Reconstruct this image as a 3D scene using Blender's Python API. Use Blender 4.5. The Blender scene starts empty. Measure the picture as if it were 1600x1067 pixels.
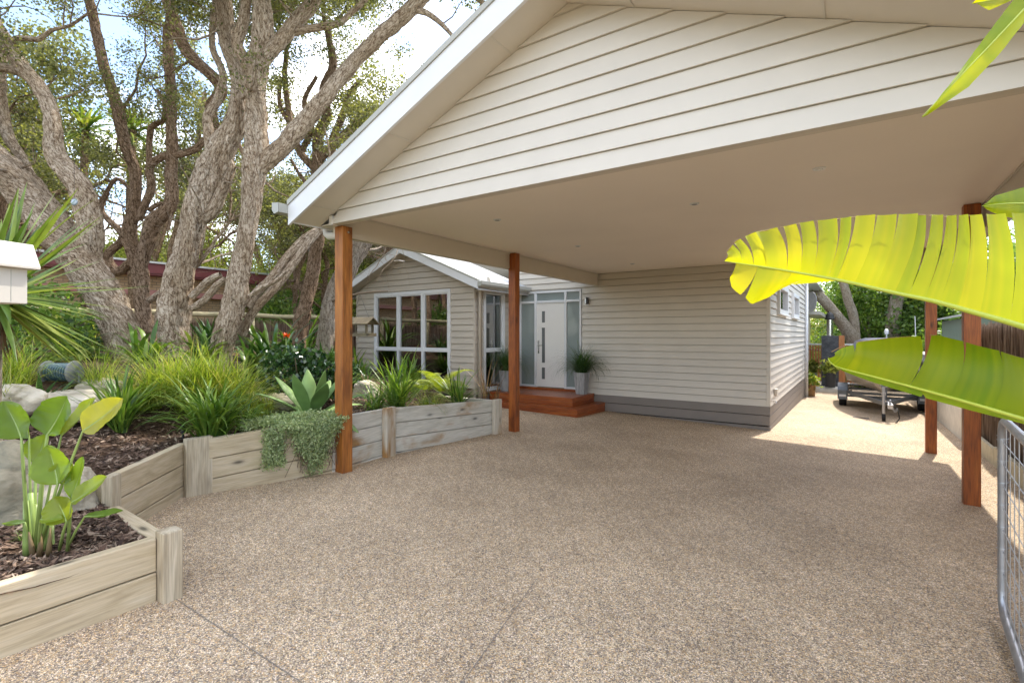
import bpy, math, random
import numpy as np
from mathutils import Vector, Matrix, noise as mnoise

R = math.radians
scene = bpy.context.scene
col = scene.collection
rng = np.random.default_rng(7)
random.seed(7)

# ------------------------------------------------------------------ survey of the place
# camera stands at the origin, 1.6 m up; X runs along the carport gable, Y runs down the drive
CAM_Z, FPX, HOR = 1.6, 785.0, 523.0
TH = math.atan2(535.0, 785.0)
CS, SN = math.cos(TH), math.sin(TH)
def P(px, py, D):
    """point at depth D along a surveyed sight line"""
    a = (px - 800.0) / FPX; b = (HOR - py) / FPX
    return Vector((D * (-SN + a * CS), D * (CS + a * SN), CAM_Z + D * b))
def drive_z(x, y):
    y2 = max(-30.0, min(26.0, y)); x2 = max(-9.0, min(9.0, x))
    return -0.0227 * (y2 - 3.683) - 0.028 * (x2 + 4.875)
def Gd(px, py, up=0.0):
    D = 5.0
    for _ in range(40):
        p = P(px, py, D)
        D = (CAM_Z - (drive_z(p.x, p.y) + up)) * FPX / (py - HOR)
    return P(px, py, D)

# ------------------------------------------------------------------ object helpers
ORG = {}
def tag(o, label=None, cat=None, group=None, kind=None):
    if label: o['label'] = label
    if cat: o['category'] = cat
    if group: o['group'] = group
    if kind: o['kind'] = kind
    return o
def empty(name, loc, label, cat, group=None):
    o = bpy.data.objects.new(name, None)
    o.empty_display_size = 0.1
    col.objects.link(o); o.location = loc
    ORG[o] = Vector(loc)
    return tag(o, label, cat, group)
def copy_tree(o, parent=None):
    c = o.copy(); col.objects.link(c)
    if parent is not None: c.parent = parent
    for ch in list(o.children): copy_tree(ch, c)
    return c
def link_mesh(name, me, mat, parent=None, origin=None):
    o = bpy.data.objects.new(name, me); col.objects.link(o)
    if mat is not None: me.materials.append(mat)
    if parent is not None:
        o.parent = parent
        ORG[o] = ORG.get(parent, Vector((0, 0, 0)))
    else:
        ORG[o] = Vector((0, 0, 0))
    return o
def rootorg(parent):
    return ORG.get(parent, Vector((0, 0, 0))) if parent is not None else Vector((0, 0, 0))

class MB:
    """collects shapes and links them as ONE mesh object"""
    def __init__(s): s.v = []; s.f = []
    def quad(s, a, b, c, d):
        n = len(s.v); s.v += [tuple(a), tuple(b), tuple(c), tuple(d)]; s.f.append((n, n+1, n+2, n+3)); return s
    def poly(s, pts):
        n = len(s.v); s.v += [tuple(p) for p in pts]; s.f.append(tuple(range(n, n+len(pts)))); return s
    def box(s, x0, x1, y0, y1, z0, z1):
        n = len(s.v)
        s.v += [(x0,y0,z0),(x1,y0,z0),(x1,y1,z0),(x0,y1,z0),(x0,y0,z1),(x1,y0,z1),(x1,y1,z1),(x0,y1,z1)]
        s.f += [(n,n+3,n+2,n+1),(n+4,n+5,n+6,n+7),(n,n+1,n+5,n+4),(n+1,n+2,n+6,n+5),(n+2,n+3,n+7,n+6),(n+3,n,n+4,n+7)]
        return s
    def prism(s, pts, ext):
        """closed polygon pts (3D) extruded by vector ext"""
        n = len(s.v); m = len(pts); e = Vector(ext)
        s.v += [tuple(p) for p in pts] + [tuple(Vector(p) + e) for p in pts]
        s.f.append(tuple(range(n + m - 1, n - 1, -1))); s.f.append(tuple(range(n + m, n + 2 * m)))
        for i in range(m):
            j = (i + 1) % m
            s.f.append((n+i, n+j, n+m+j, n+m+i))
        return s
    def bar(s, a, b, w, h, up=(0, 0, 1)):
        a = Vector(a); b = Vector(b); d = (b - a).normalized(); u = Vector(up)
        side = d.cross(u)
        if side.length < 1e-4: side = d.cross(Vector((1, 0, 0)))
        side.normalize(); u = side.cross(d).normalized()
        q = [a - side*w/2 - u*h/2, a + side*w/2 - u*h/2, a + side*w/2 + u*h/2, a - side*w/2 + u*h/2]
        return s.prism(q, b - a)
    def tube(s, pts, rad, n=10, cap=True):
        pts = [Vector(p) for p in pts]
        if not hasattr(rad, '__len__'): rad = [rad] * len(pts)
        prev = None; base = len(s.v)
        for i, p in enumerate(pts):
            t = (pts[min(i+1, len(pts)-1)] - pts[max(i-1, 0)]).normalized()
            if prev is None:
                a = Vector((0, 0, 1)) if abs(t.z) < 0.9 else Vector((1, 0, 0))
                u = t.cross(a).normalized()
            else:
                u = (prev - t * prev.dot(t)).normalized()
            prev = u; w = t.cross(u)
            for k in range(n):
                an = 2 * math.pi * k / n
                s.v.append(tuple(p + (u * math.cos(an) + w * math.sin(an)) * rad[i]))
        for i in range(len(pts) - 1):
            for k in range(n):
                k2 = (k + 1) % n
                s.f.append((base+i*n+k, base+i*n+k2, base+(i+1)*n+k2, base+(i+1)*n+k))
        if cap:
            s.f.append(tuple(range(base + n - 1, base - 1, -1)))
            e = base + (len(pts)-1) * n
            s.f.append(tuple(range(e, e + n)))
        return s
    def lathe(s, c, prof, n=20, cap=True):
        base = len(s.v); c = Vector(c)
        for r, z in prof:
            for k in range(n):
                a = 2 * math.pi * k / n
                s.v.append((c.x + r*math.cos(a), c.y + r*math.sin(a), c.z + z))
        m = len(prof)
        for i in range(m - 1):
            for k in range(n):
                k2 = (k + 1) % n
                s.f.append((base+i*n+k, base+i*n+k2, base+(i+1)*n+k2, base+(i+1)*n+k))
        if cap:
            s.f.append(tuple(range(base + n - 1, base - 1, -1)))
            e = base + (m-1) * n
            s.f.append(tuple(range(e, e + n)))
        return s
    def build(s, name, mat, parent=None, smooth=False, bevel=0.0, local=False, loc=None, rotz=0.0):
        o_ = Vector((0, 0, 0)) if local else rootorg(parent)
        me = bpy.data.meshes.new(name)
        me.from_pydata([(x-o_.x, y-o_.y, z-o_.z) for x, y, z in s.v], [], s.f)
        me.validate(); me.update()
        ob = link_mesh(name, me, mat, parent)
        if loc is not None:
            ob.location = Vector(loc) - rootorg(parent)
        ob.rotation_euler.z = rotz
        if smooth:
            me.shade_smooth()
        if bevel > 0:
            m = ob.modifiers.new('bevel', 'BEVEL'); m.width = bevel; m.segments = 2
            m.limit_method = 'ANGLE'; m.angle_limit = R(40)
        return ob

def np_obj(name, verts, faces, mat, parent=None, attrs=None, smooth=False, origin=None):
    o_ = np.array(rootorg(parent)) if origin is None else np.array(origin)
    me = bpy.data.meshes.new(name)
    v = (np.asarray(verts, dtype=np.float32) - o_.astype(np.float32))
    f = np.asarray(faces, dtype=np.int32)
    nv, nf, k = len(v), len(f), f.shape[1]
    me.vertices.add(nv); me.vertices.foreach_set('co', v.ravel())
    me.loops.add(nf * k); me.loops.foreach_set('vertex_index', f.ravel())
    me.polygons.add(nf); me.polygons.foreach_set('loop_start', np.arange(0, nf * k, k, dtype=np.int32))
    me.update(calc_edges=True)
    for an, (ty, arr) in (attrs or {}).items():
        a = me.attributes.new(an, ty, 'POINT')
        a.data.foreach_set('value' if ty == 'FLOAT' else 'vector', np.asarray(arr, dtype=np.float32).ravel())
    if smooth: me.shade_smooth()
    ob = link_mesh(name, me, mat, parent)
    if parent is None and origin is not None: ob.location = origin
    return ob

# ------------------------------------------------------------------ materials
class NT:
    def __init__(s, name):
        s.m = bpy.data.materials.new(name); s.m.use_nodes = True
        s.t = s.m.node_tree; s.t.nodes.clear()
        s.out = s.n('ShaderNodeOutputMaterial')
        s.b = s.n('ShaderNodeBsdfPrincipled')
        s.l(s.b, 'BSDF', s.out, 'Surface')
    def n(s, ty, **kw):
        nd = s.t.nodes.new(ty)
        for k, v in kw.items():
            if k in nd.inputs.keys(): nd.inputs[k].default_value = v
            else: setattr(nd, k, v)
        return nd
    def l(s, a, ao, b, bi): s.t.links.new(a.outputs[ao], b.inputs[bi])
    def ramp(s, stops, interp='LINEAR'):
        r = s.n('ShaderNodeValToRGB'); cr = r.color_ramp; cr.interpolation = interp
        while len(cr.elements) < len(stops): cr.elements.new(0.5)
        for e, (p, c) in zip(cr.elements, stops):
            e.position = p
            e.color = (*c, 1) if hasattr(c, '__len__') else (c, c, c, 1)
        return r
    def coords(s, scale=(1, 1, 1), rnd=True, kind='Object', rot=(0, 0, 0)):
        tc = s.n('ShaderNodeTexCoord')
        mp = s.n('ShaderNodeMapping'); mp.inputs['Scale'].default_value = scale
        mp.inputs['Rotation'].default_value = rot
        if rnd:
            oi = s.n('ShaderNodeObjectInfo')
            mu = s.n('ShaderNodeVectorMath', operation='SCALE'); mu.inputs[0].default_value = (37.1, 17.7, 23.3)
            s.l(oi, 'Random', mu, 'Scale')
            ad = s.n('ShaderNodeVectorMath', operation='ADD')
            s.l(tc, kind, ad, 0); s.l(mu, 'Vector', ad, 1); s.l(ad, 'Vector', mp, 'Vector')
        else:
            s.l(tc, kind, mp, 'Vector')
        return mp
    def bump(s, src, out, strength=0.3, dist=0.01):
        b = s.n('ShaderNodeBump'); b.inputs['Strength'].default_value = strength; b.inputs['Distance'].default_value = dist
        s.l(src, out, b, 'Height'); s.l(b, 'Normal', s.b, 'Normal'); return b
    def mixc(s, blend='MIX', fac=0.5):
        m = s.n('ShaderNodeMix', data_type='RGBA', blend_type=blend); m.inputs[0].default_value = fac; return m

def paint(name, c, rough=0.5, var=0.06, scale=3.0, bump=0.0, metal=0.0, spec=0.5):
    t = NT(name); mp = t.coords()
    n = t.n('ShaderNodeTexNoise', Scale=scale, Detail=6.0); t.l(mp, 'Vector', n, 'Vector')
    r = t.ramp([(0.3, [x * (1 - var) for x in c]), (0.7, [min(1, x * (1 + var)) for x in c])])
    t.l(n, 'Fac', r, 'Fac'); t.l(r, 'Color', t.b, 'Base Color')
    t.b.inputs['Roughness'].default_value = rough; t.b.inputs['Metallic'].default_value = metal
    t.b.inputs['Specular IOR Level'].default_value = spec
    if bump:
        n2 = t.n('ShaderNodeTexNoise', Scale=scale * 12, Detail=4.0); t.l(mp, 'Vector', n2, 'Vector')
        t.bump(n2, 'Fac', bump, 0.004)
    return t.m

def wood(name, cols, axis='Z', rough=0.6, stain=None, knots=True, bump=0.35, band=1.0, finestr=0.35, cover=0.5):
    """grain running along one axis of the piece"""
    t = NT(name)
    def ax(a, c): return tuple(a if 'XYZ'[i] == axis else c for i in range(3))
    mp = t.coords(ax(1.7, 12.0 * band))
    n = t.n('ShaderNodeTexNoise', Scale=1.0, Detail=8.0, Roughness=0.6, Distortion=0.8); t.l(mp, 'Vector', n, 'Vector')
    k = len(cols); r = t.ramp([(0.28 + 0.46 * i / (k - 1), c) for i, c in enumerate(cols)])
    t.l(n, 'Fac', r, 'Fac')
    mp2 = t.coords(ax(5.0, 120.0)); n2 = t.n('ShaderNodeTexNoise', Scale=1.0, Detail=3.0); t.l(mp2, 'Vector', n2, 'Vector')
    r2 = t.ramp([(0.3, 1 - finestr), (0.62, 1.0)]); t.l(n2, 'Fac', r2, 'Fac')
    m = t.mixc('MULTIPLY', 1.0); t.l(r, 'Color', m, 6); t.l(r2, 'Color', m, 7)
    last = m
    if stain:
        mp3 = t.coords(ax(1.7, 4.0)); n3 = t.n('ShaderNodeTexNoise', Scale=1.0, Detail=4.0, Distortion=0.3); t.l(mp3, 'Vector', n3, 'Vector')
        r3 = t.ramp([(cover, 0.0), (cover + 0.16, 1.0)]); t.l(n3, 'Fac', r3, 'Fac')
        m3 = t.mixc('MIX'); t.l(r3, 'Color', m3, 0); t.l(last, 2, m3, 6)
        mm = t.mixc('MULTIPLY', 1.0); mm.inputs[6].default_value = (*stain, 1); t.l(r2, 'Color', mm, 7)
        t.l(mm, 2, m3, 7); last = m3
    if knots:
        mp4 = t.coords(ax(1.9, 6.0)); v = t.n('ShaderNodeTexVoronoi', Scale=1.0); t.l(mp4, 'Vector', v, 'Vector')
        r4 = t.ramp([(0.05, 0.22), (0.14, 0.85), (0.22, 1.0)]); t.l(v, 'Distance', r4, 'Fac')
        m4 = t.mixc('MULTIPLY', 1.0); t.l(last, 2, m4, 6); t.l(r4, 'Color', m4, 7); last = m4
    t.l(last, 2, t.b, 'Base Color')
    t.b.inputs['Roughness'].default_value = rough
    t.bump(r2, 'Color', bump, 0.003)
    return t.m

def leafmat(name, cols, rough=0.45, trans=0.35, tcol=None, spec=0.4, vein=None):
    """leaf tissue: each leaf takes its own tone from the ramp, light passes through"""
    t = NT(name)
    a = t.n('ShaderNodeAttribute', attribute_name='tint')
    k = len(cols); r = t.ramp([(i / max(1, k - 1), c) for i, c in enumerate(cols)])
    t.l(a, 'Fac', r, 'Fac')
    mp = t.coords((1, 1, 1), rnd=False); n = t.n('ShaderNodeTexNoise', Scale=vein or 9.0, Detail=3.0); t.l(mp, 'Vector', n, 'Vector')
    r2 = t.ramp([(0.3, 0.75), (0.7, 1.15)]); t.l(n, 'Fac', r2, 'Fac')
    m = t.mixc('MULTIPLY', 1.0); t.l(r, 'Color', m, 6); t.l(r2, 'Color', m, 7)
    t.l(m, 2, t.b, 'Base Color'); t.b.inputs['Roughness'].default_value = rough
    t.b.inputs['Specular IOR Level'].default_value = spec
    tr = t.n('ShaderNodeBsdfTranslucent')
    g = t.mixc('MULTIPLY', 1.0); t.l(m, 2, g, 6); g.inputs[7].default_value = (*(tcol or (1.5, 1.5, 0.6)), 1)
    t.l(g, 2, tr, 'Color')
    mx = t.n('ShaderNodeMixShader'); mx.inputs[0].default_value = trans
    t.l(t.b, 'BSDF', mx, 1); t.l(tr, 'BSDF', mx, 2); t.l(mx, 'Shader', t.out, 'Surface')
    return t.m

def barkmat(name, cols, scale=1.0, bump=1.0):
    t = NT(name)
    a = t.n('ShaderNodeAttribute', attribute_name='bark')
    def nz(sx, sz, **k):
        mp = t.n('ShaderNodeMapping'); mp.inputs['Scale'].default_value = (sx*scale, sx*scale, sz*scale); t.l(a, 'Vector', mp, 'Vector')
        n = t.n('ShaderNodeTexNoise', Scale=1.0, **k); t.l(mp, 'Vector', n, 'Vector'); return n, mp
    n1, _ = nz(26, 30, Detail=8.0, Roughness=0.7, Distortion=1.3)
    n2, _ = nz(75, 75, Detail=5.0, Roughness=0.65, Distortion=0.8)
    _, mv = nz(20, 15); v = t.n('ShaderNodeTexVoronoi', Scale=1.0, feature='DISTANCE_TO_EDGE'); t.l(mv, 'Vector', v, 'Vector')
    wv = t.n('ShaderNodeVectorMath', operation='ADD'); sc_ = t.n('ShaderNodeVectorMath', operation='SCALE'); sc_.inputs['Scale'].default_value = 1.3
    t.l(n1, 'Color', sc_, 0); t.l(mv, 'Vector', wv, 0); t.l(sc_, 'Vector', wv, 1); t.l(wv, 'Vector', v, 'Vector')
    cv = t.ramp([(0.0, 0.0), (0.16, 1.0)]); t.l(v, 'Distance', cv, 'Fac')
    ad = t.n('ShaderNodeMath', operation='MULTIPLY_ADD'); t.l(n2, 'Fac', ad, 0); ad.inputs[1].default_value = 0.6; t.l(n1, 'Fac', ad, 2)
    ad2 = t.n('ShaderNodeMath', operation='MULTIPLY_ADD'); t.l(cv, 'Color', ad2, 0); ad2.inputs[1].default_value = 0.16; t.l(ad, 'Value', ad2, 2)
    k = len(cols); r = t.ramp([(0.62 + 0.48 * i / (k - 1) if False else 0.64 + 0.38 * i / (k - 1), c) for i, c in enumerate(cols)]); t.l(ad2, 'Value', r, 'Fac')
    n3, _ = nz(3, 3, Detail=3.0)
    r3 = t.ramp([(0.3, (0.78, 0.70, 0.60)), (0.7, (1.12, 1.10, 1.08))]); t.l(n3, 'Fac', r3, 'Fac')
    m = t.mixc('MULTIPLY', 1.0); t.l(r, 'Color', m, 6); t.l(r3, 'Color', m, 7)
    t.l(m, 2, t.b, 'Base Color'); t.b.inputs['Roughness'].default_value = 0.9
    t.b.inputs['Specular IOR Level'].default_value = 0.15
    t.bump(ad2, 'Value', bump, 0.05)
    return t.m

def glassmat(name, tint=(0.82, 0.88, 0.86), refl=0.22, frost=0.0):
    t = NT(name)
    if frost:
        mp = t.coords((1, 1, 1)); n = t.n('ShaderNodeTexNoise', Scale=2.0, Detail=3.0); t.l(mp, 'Vector', n, 'Vector')
        r = t.ramp([(0.3, [c * 0.88 for c in tint]), (0.7, tint)]); t.l(n, 'Fac', r, 'Fac'); t.l(r, 'Color', t.b, 'Base Color')
        t.b.inputs['Roughness'].default_value = frost; t.b.inputs['Coat Weight'].default_value = 0.6; t.b.inputs['Coat Roughness'].default_value = 0.04
        return t.m
    tr = t.n('ShaderNodeBsdfTransparent'); tr.inputs[0].default_value = (*tint, 1)
    gl = t.n('ShaderNodeBsdfGlossy'); gl.inputs['Roughness'].default_value = 0.0; gl.inputs[0].default_value = (1, 1, 1, 1)
    lw = t.n('ShaderNodeFresnel'); lw.inputs['IOR'].default_value = 1.5
    ad = t.n('ShaderNodeMath', operation='ADD'); t.l(lw, 'Fac', ad, 0); ad.inputs[1].default_value = refl; ad.use_clamp = True
    mx = t.n('ShaderNodeMixShader'); t.l(ad, 'Value', mx, 0); t.l(tr, 'BSDF', mx, 1); t.l(gl, 'BSDF', mx, 2)
    t.l(mx, 'Shader', t.out, 'Surface')
    return t.m

def aggregate():
    t = NT('exposed_aggregate'); mp = t.coords((1, 1, 1), rnd=False)
    v = t.n('ShaderNodeTexVoronoi', Scale=145.0); t.l(mp, 'Vector', v, 'Vector')
    sp = t.n('ShaderNodeSeparateColor'); t.l(v, 'Color', sp, 'Color')
    r = t.ramp([(0.0, (0.20, 0.17, 0.15)), (0.12, (0.38, 0.31, 0.25)), (0.28, (0.58, 0.42, 0.24)), (0.42, (0.63, 0.52, 0.36)),
                (0.58, (0.74, 0.65, 0.49)), (0.74, (0.48, 0.40, 0.33)), (0.84, (0.82, 0.74, 0.63)), (0.95, (0.28, 0.26, 0.25))], 'CONSTANT')
    t.l(sp, 'Red', r, 'Fac')
    ve = t.n('ShaderNodeTexVoronoi', Scale=145.0, feature='DISTANCE_TO_EDGE'); t.l(mp, 'Vector', ve, 'Vector')
    re = t.ramp([(0.02, 0.30), (0.16, 1.0)]); t.l(ve, 'Distance', re, 'Fac')
    m = t.mixc('MULTIPLY', 1.0); t.l(r, 'Color', m, 6); t.l(re, 'Color', m, 7)
    n = t.n('ShaderNodeTexNoise', Scale=1.1, Detail=8.0, Roughness=0.65); t.l(mp, 'Vector', n, 'Vector')
    rn = t.ramp([(0.32, (1.02, 0.92, 0.81)), (0.7, (1.38, 1.27, 1.14))]); t.l(n, 'Fac', rn, 'Fac')
    m2 = t.mixc('MULTIPLY', 1.0); t.l(m, 2, m2, 6); t.l(rn, 'Color', m2, 7)
    n3 = t.n('ShaderNodeTexNoise', Scale=28.0, Detail=3.0); t.l(mp, 'Vector', n3, 'Vector')
    r3 = t.ramp([(0.3, 0.78), (0.7, 1.12)]); t.l(n3, 'Fac', r3, 'Fac')
    m3 = t.mixc('MULTIPLY', 1.0); t.l(m2, 2, m3, 6); t.l(r3, 'Color', m3, 7)
    t.l(m3, 2, t.b, 'Base Color'); t.b.inputs['Roughness'].default_value = 0.75; t.b.inputs['Specular IOR Level'].default_value = 0.3
    t.bump(re, 'Color', 0.5, 0.004)
    return t.m

def soilmat(name, stops, scale=14.0, bump=0.8):
    t = NT(name); mp = t.coords((1, 1, 1), rnd=False)
    n = t.n('ShaderNodeTexNoise', Scale=scale, Detail=9.0, Roughness=0.7, Distortion=1.2); t.l(mp, 'Vector', n, 'Vector')
    r = t.ramp(stops); t.l(n, 'Fac', r, 'Fac'); t.l(r, 'Color', t.b, 'Base Color')
    t.b.inputs['Roughness'].default_value = 0.95; t.b.inputs['Specular IOR Level'].default_value = 0.1
    t.bump(n, 'Fac', bump, 0.03)
    return t.m

def brickmat():
    t = NT('tan_brick'); tc = t.n('ShaderNodeTexCoord'); s = t.n('ShaderNodeSeparateXYZ'); t.l(tc, 'Object', s, 'Vector')
    c = t.n('ShaderNodeCombineXYZ'); ad = t.n('ShaderNodeMath', operation='ADD'); t.l(s, 'X', ad, 0); t.l(s, 'Y', ad, 1); t.l(ad, 'Value', c, 'X'); t.l(s, 'Z', c, 'Y')
    b = t.n('ShaderNodeTexBrick', Scale=1.0); t.l(c, 'Vector', b, 'Vector')
    b.inputs['Brick Width'].default_value = 0.24; b.inputs['Row Height'].default_value = 0.086; b.inputs['Mortar Size'].default_value = 0.008
    b.inputs['Color1'].default_value = (0.62, 0.45, 0.27, 1); b.inputs['Color2'].default_value = (0.52, 0.36, 0.20, 1); b.inputs['Mortar'].default_value = (0.26, 0.20, 0.15, 1)
    t.l(b, 'Color', t.b, 'Base Color'); t.b.inputs['Roughness'].default_value = 0.9
    t.bump(b, 'Fac', -0.3, 0.006)
    return t.m

def stonemat(name, cols, scale=3.0):
    t = NT(name); mp = t.coords((1, 1, 1.6))
    n = t.n('ShaderNodeTexNoise', Scale=scale, Detail=10.0, Roughness=0.68, Distortion=0.6); t.l(mp, 'Vector', n, 'Vector')
    k = len(cols); r = t.ramp([(0.3 + 0.4 * i / (k - 1), c) for i, c in enumerate(cols)]); t.l(n, 'Fac', r, 'Fac')
    t.l(r, 'Color', t.b, 'Base Color'); t.b.inputs['Roughness'].default_value = 0.9
    n2 = t.n('ShaderNodeTexNoise', Scale=scale * 6, Detail=6.0); t.l(mp, 'Vector', n2, 'Vector')
    t.bump(n2, 'Fac', 0.6, 0.02)
    return t.m

M = {}
M['aggregate'] = aggregate()
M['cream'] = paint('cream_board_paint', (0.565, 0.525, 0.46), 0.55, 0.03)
M['board_shaded'] = paint('shaded_board_paint', (0.47, 0.42, 0.35), 0.55, 0.04)  # board paint again, darkened on the wing: shade of the trees in the colour
M['white'] = paint('white_trim_paint', (0.66, 0.67, 0.68), 0.4, 0.03)
M['soffit'] = paint('soffit_paint', (0.60, 0.55, 0.48), 0.6, 0.02)
M['ceiling'] = paint('ceiling_paint', (0.82, 0.75, 0.67), 0.6, 0.03, 0.8)
M['gutter'] = paint('gutter_paint', (0.36, 0.36, 0.32), 0.35, 0.03)
M['roofm'] = paint('roof_metal', (0.50, 0.51, 0.50), 0.4, 0.04)
M['roofw'] = paint('pale_roof_metal', (0.42, 0.43, 0.42), 0.4, 0.04)
M['skirt'] = paint('grey_skirting', (0.20, 0.175, 0.155), 0.6, 0.06)
M['black'] = paint('black_plastic', (0.015, 0.015, 0.016), 0.5, 0.1)
M['dark'] = paint('dark_void', (0.02, 0.018, 0.016), 0.9, 0.1)
M['steel'] = paint('galvanised_steel', (0.40, 0.41, 0.43), 0.45, 0.12, 14, 0.1, 0.85)
M['wire'] = paint('galvanised_wire', (0.42, 0.43, 0.44), 0.45, 0.1, 14, 0.0, 0.6)
M['chrome'] = paint('brushed_chrome', (0.60, 0.60, 0.60), 0.25, 0.05, 8, 0.0, 1.0)
M['doorp'] = paint('door_paint', (0.74, 0.72, 0.68), 0.35, 0.02)
M['post'] = wood('stained_post_timber', [(0.24, 0.075, 0.014), (0.40, 0.14, 0.025), (0.50, 0.20, 0.04)], 'Z', 0.5, bump=0.4, stain=(0.20, 0.06, 0.012), cover=0.60, finestr=0.5)
M['post_red'] = wood('red_stained_post_timber', [(0.20, 0.048, 0.009), (0.36, 0.092, 0.013), (0.47, 0.145, 0.022)], 'Z', 0.5, bump=0.4, stain=(0.13, 0.03, 0.008), cover=0.58, finestr=0.5)
M['sleeper'] = wood('weathered_sleeper', [(0.38, 0.30, 0.18), (0.53, 0.43, 0.285), (0.61, 0.52, 0.38)], 'X', 0.85, stain=(0.42, 0.35, 0.21), cover=0.60, finestr=0.22)
M['sleeper_v'] = wood('weathered_sleeper_upright', [(0.34, 0.27, 0.175), (0.50, 0.42, 0.30), (0.61, 0.53, 0.40)], 'Z', 0.85, finestr=0.32)
M['sleeper_pale'] = wood('pale_washed_sleeper', [(0.46, 0.43, 0.35), (0.60, 0.57, 0.49), (0.68, 0.65, 0.58)], 'X', 0.85, stain=(0.38, 0.22, 0.09), cover=0.57, finestr=0.25)
M['sleeper_pale_v'] = wood('pale_washed_sleeper_upright', [(0.44, 0.36, 0.25), (0.58, 0.52, 0.42), (0.66, 0.62, 0.53)], 'Z', 0.85, stain=(0.37, 0.20, 0.07), cover=0.47, finestr=0.3)
M['deck'] = wood('oiled_deck_timber', [(0.21, 0.045, 0.012), (0.34, 0.085, 0.02), (0.45, 0.135, 0.033)], 'X', 0.3, knots=False, bump=0.15)
M['deck_y'] = wood('oiled_deck_timber_return', [(0.21, 0.045, 0.012), (0.34, 0.085, 0.02), (0.45, 0.135, 0.033)], 'Y', 0.3, knots=False, bump=0.15)
M['screen'] = wood('screen_slats', [(0.33, 0.12, 0.035), (0.46, 0.18, 0.06), (0.52, 0.23, 0.08)], 'Z', 0.6, knots=False)
M['rail'] = wood('treated_rail', [(0.30, 0.25, 0.12), (0.44, 0.38, 0.22), (0.50, 0.44, 0.28)], 'Y', 0.85)
M['oldwood'] = wood('mossy_old_wood', [(0.08, 0.065, 0.038), (0.14, 0.11, 0.065), (0.18, 0.16, 0.085)], 'Y', 0.9)
M['glass'] = glassmat('window_glass')
M['frost'] = glassmat('frosted_glass', (0.23, 0.27, 0.26), frost=0.35)
M['slot'] = glassmat('door_slot_glass', (0.15, 0.16, 0.16), frost=0.25)
M['brick'] = brickmat()
M['maroon'] = paint('maroon_fascia', (0.21, 0.05, 0.05), 0.5, 0.08)
M['render'] = paint('rendered_wall', (0.62, 0.58, 0.50), 0.9, 0.12, 5, 0.4)
M['plinth'] = paint('plinth_board', (0.50, 0.46, 0.34), 0.9, 0.15, 6, 0.3)
M['rock'] = stonemat('sandstone_boulder', [(0.22, 0.19, 0.13), (0.42, 0.37, 0.28), (0.56, 0.51, 0.42)])
M['rock_dark'] = stonemat('lichen_boulder', [(0.12, 0.12, 0.09), (0.28, 0.25, 0.18), (0.46, 0.41, 0.32)])
M['slate'] = stonemat('slate_cladding', [(0.03, 0.034, 0.04), (0.07, 0.075, 0.085), (0.11, 0.12, 0.13)], 6)
M['soil'] = soilmat('mulch_soil', [(0.3, (0.035, 0.02, 0.013)), (0.5, (0.085, 0.053, 0.035)), (0.68, (0.16, 0.105, 0.07))])
M['earth'] = soilmat('far_ground', [(0.3, (0.06, 0.055, 0.03)), (0.55, (0.13, 0.115, 0.06)), (0.7, (0.2, 0.17, 0.1))], 2.0)
M['bark'] = barkmat('fissured_bark', [(0.035, 0.024, 0.016), (0.23, 0.165, 0.11), (0.46, 0.365, 0.27), (0.68, 0.59, 0.48)], 1.35)
M['bark_brown'] = barkmat('brown_bark', [(0.025, 0.016, 0.01), (0.13, 0.083, 0.05), (0.29, 0.20, 0.13), (0.44, 0.33, 0.24)], 1.3)
M['bark_grey'] = barkmat('grey_bark', [(0.06, 0.05, 0.04), (0.24, 0.20, 0.16), (0.40, 0.35, 0.29), (0.50, 0.45, 0.39)])
# ------------------------------------------------------------------ camera, sky, sun
cam = bpy.data.cameras.new('camera'); cam_o = bpy.data.objects.new('camera', cam); col.objects.link(cam_o)
cam.sensor_width = 36.0; cam.lens = 36.0 * FPX / 1600.0; cam.shift_y = -10.5 / 1600.0
cam.clip_start = 0.05; cam.clip_end = 2000
cam_o.location = (0, 0, CAM_Z); cam_o.rotation_euler = (R(90), 0, TH)
scene.camera = cam_o

SUN_EL, SUN_AZ = R(55.5), R(10)          # azimuth measured from +Y towards +X
w = bpy.data.worlds.new('World'); scene.world = w; w.use_nodes = True
nt = w.node_tree; nt.nodes.clear()
wo = nt.nodes.new('ShaderNodeOutputWorld'); bg = nt.nodes.new('ShaderNodeBackground')
sky = nt.nodes.new('ShaderNodeTexSky'); sky.sky_type = 'NISHITA'; sky.sun_disc = False
sky.sun_elevation = SUN_EL; sky.sun_rotation = SUN_AZ
sky.air_density = 1.0; sky.dust_density = 1.5; sky.ozone_density = 1.0
tc = nt.nodes.new('ShaderNodeTexCoord'); mp = nt.nodes.new('ShaderNodeMapping'); mp.inputs['Scale'].default_value = (1.3, 1.3, 3.2)
nz = nt.nodes.new('ShaderNodeTexNoise'); nz.inputs['Scale'].default_value = 2.1; nz.inputs['Detail'].default_value = 9; nz.inputs['Roughness'].default_value = 0.58
cr = nt.nodes.new('ShaderNodeValToRGB'); cr.color_ramp.elements[0].position = 0.46; cr.color_ramp.elements[1].position = 0.74
mx = nt.nodes.new('ShaderNodeMix'); mx.data_type = 'RGBA'; mx.inputs[7].default_value = (13.6, 13.1, 12.3, 1)
nt.links.new(tc.outputs['Generated'], mp.inputs['Vector']); nt.links.new(mp.outputs['Vector'], nz.inputs['Vector'])
nt.links.new(nz.outputs['Fac'], cr.inputs['Fac']); nt.links.new(cr.outputs['Color'], mx.inputs[0])
nt.links.new(sky.outputs['Color'], mx.inputs[6]); nt.links.new(mx.outputs[2], bg.inputs['Color'])
bg.inputs['Strength'].default_value = 0.15; nt.links.new(bg.outputs['Background'], wo.inputs['Surface'])

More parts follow.
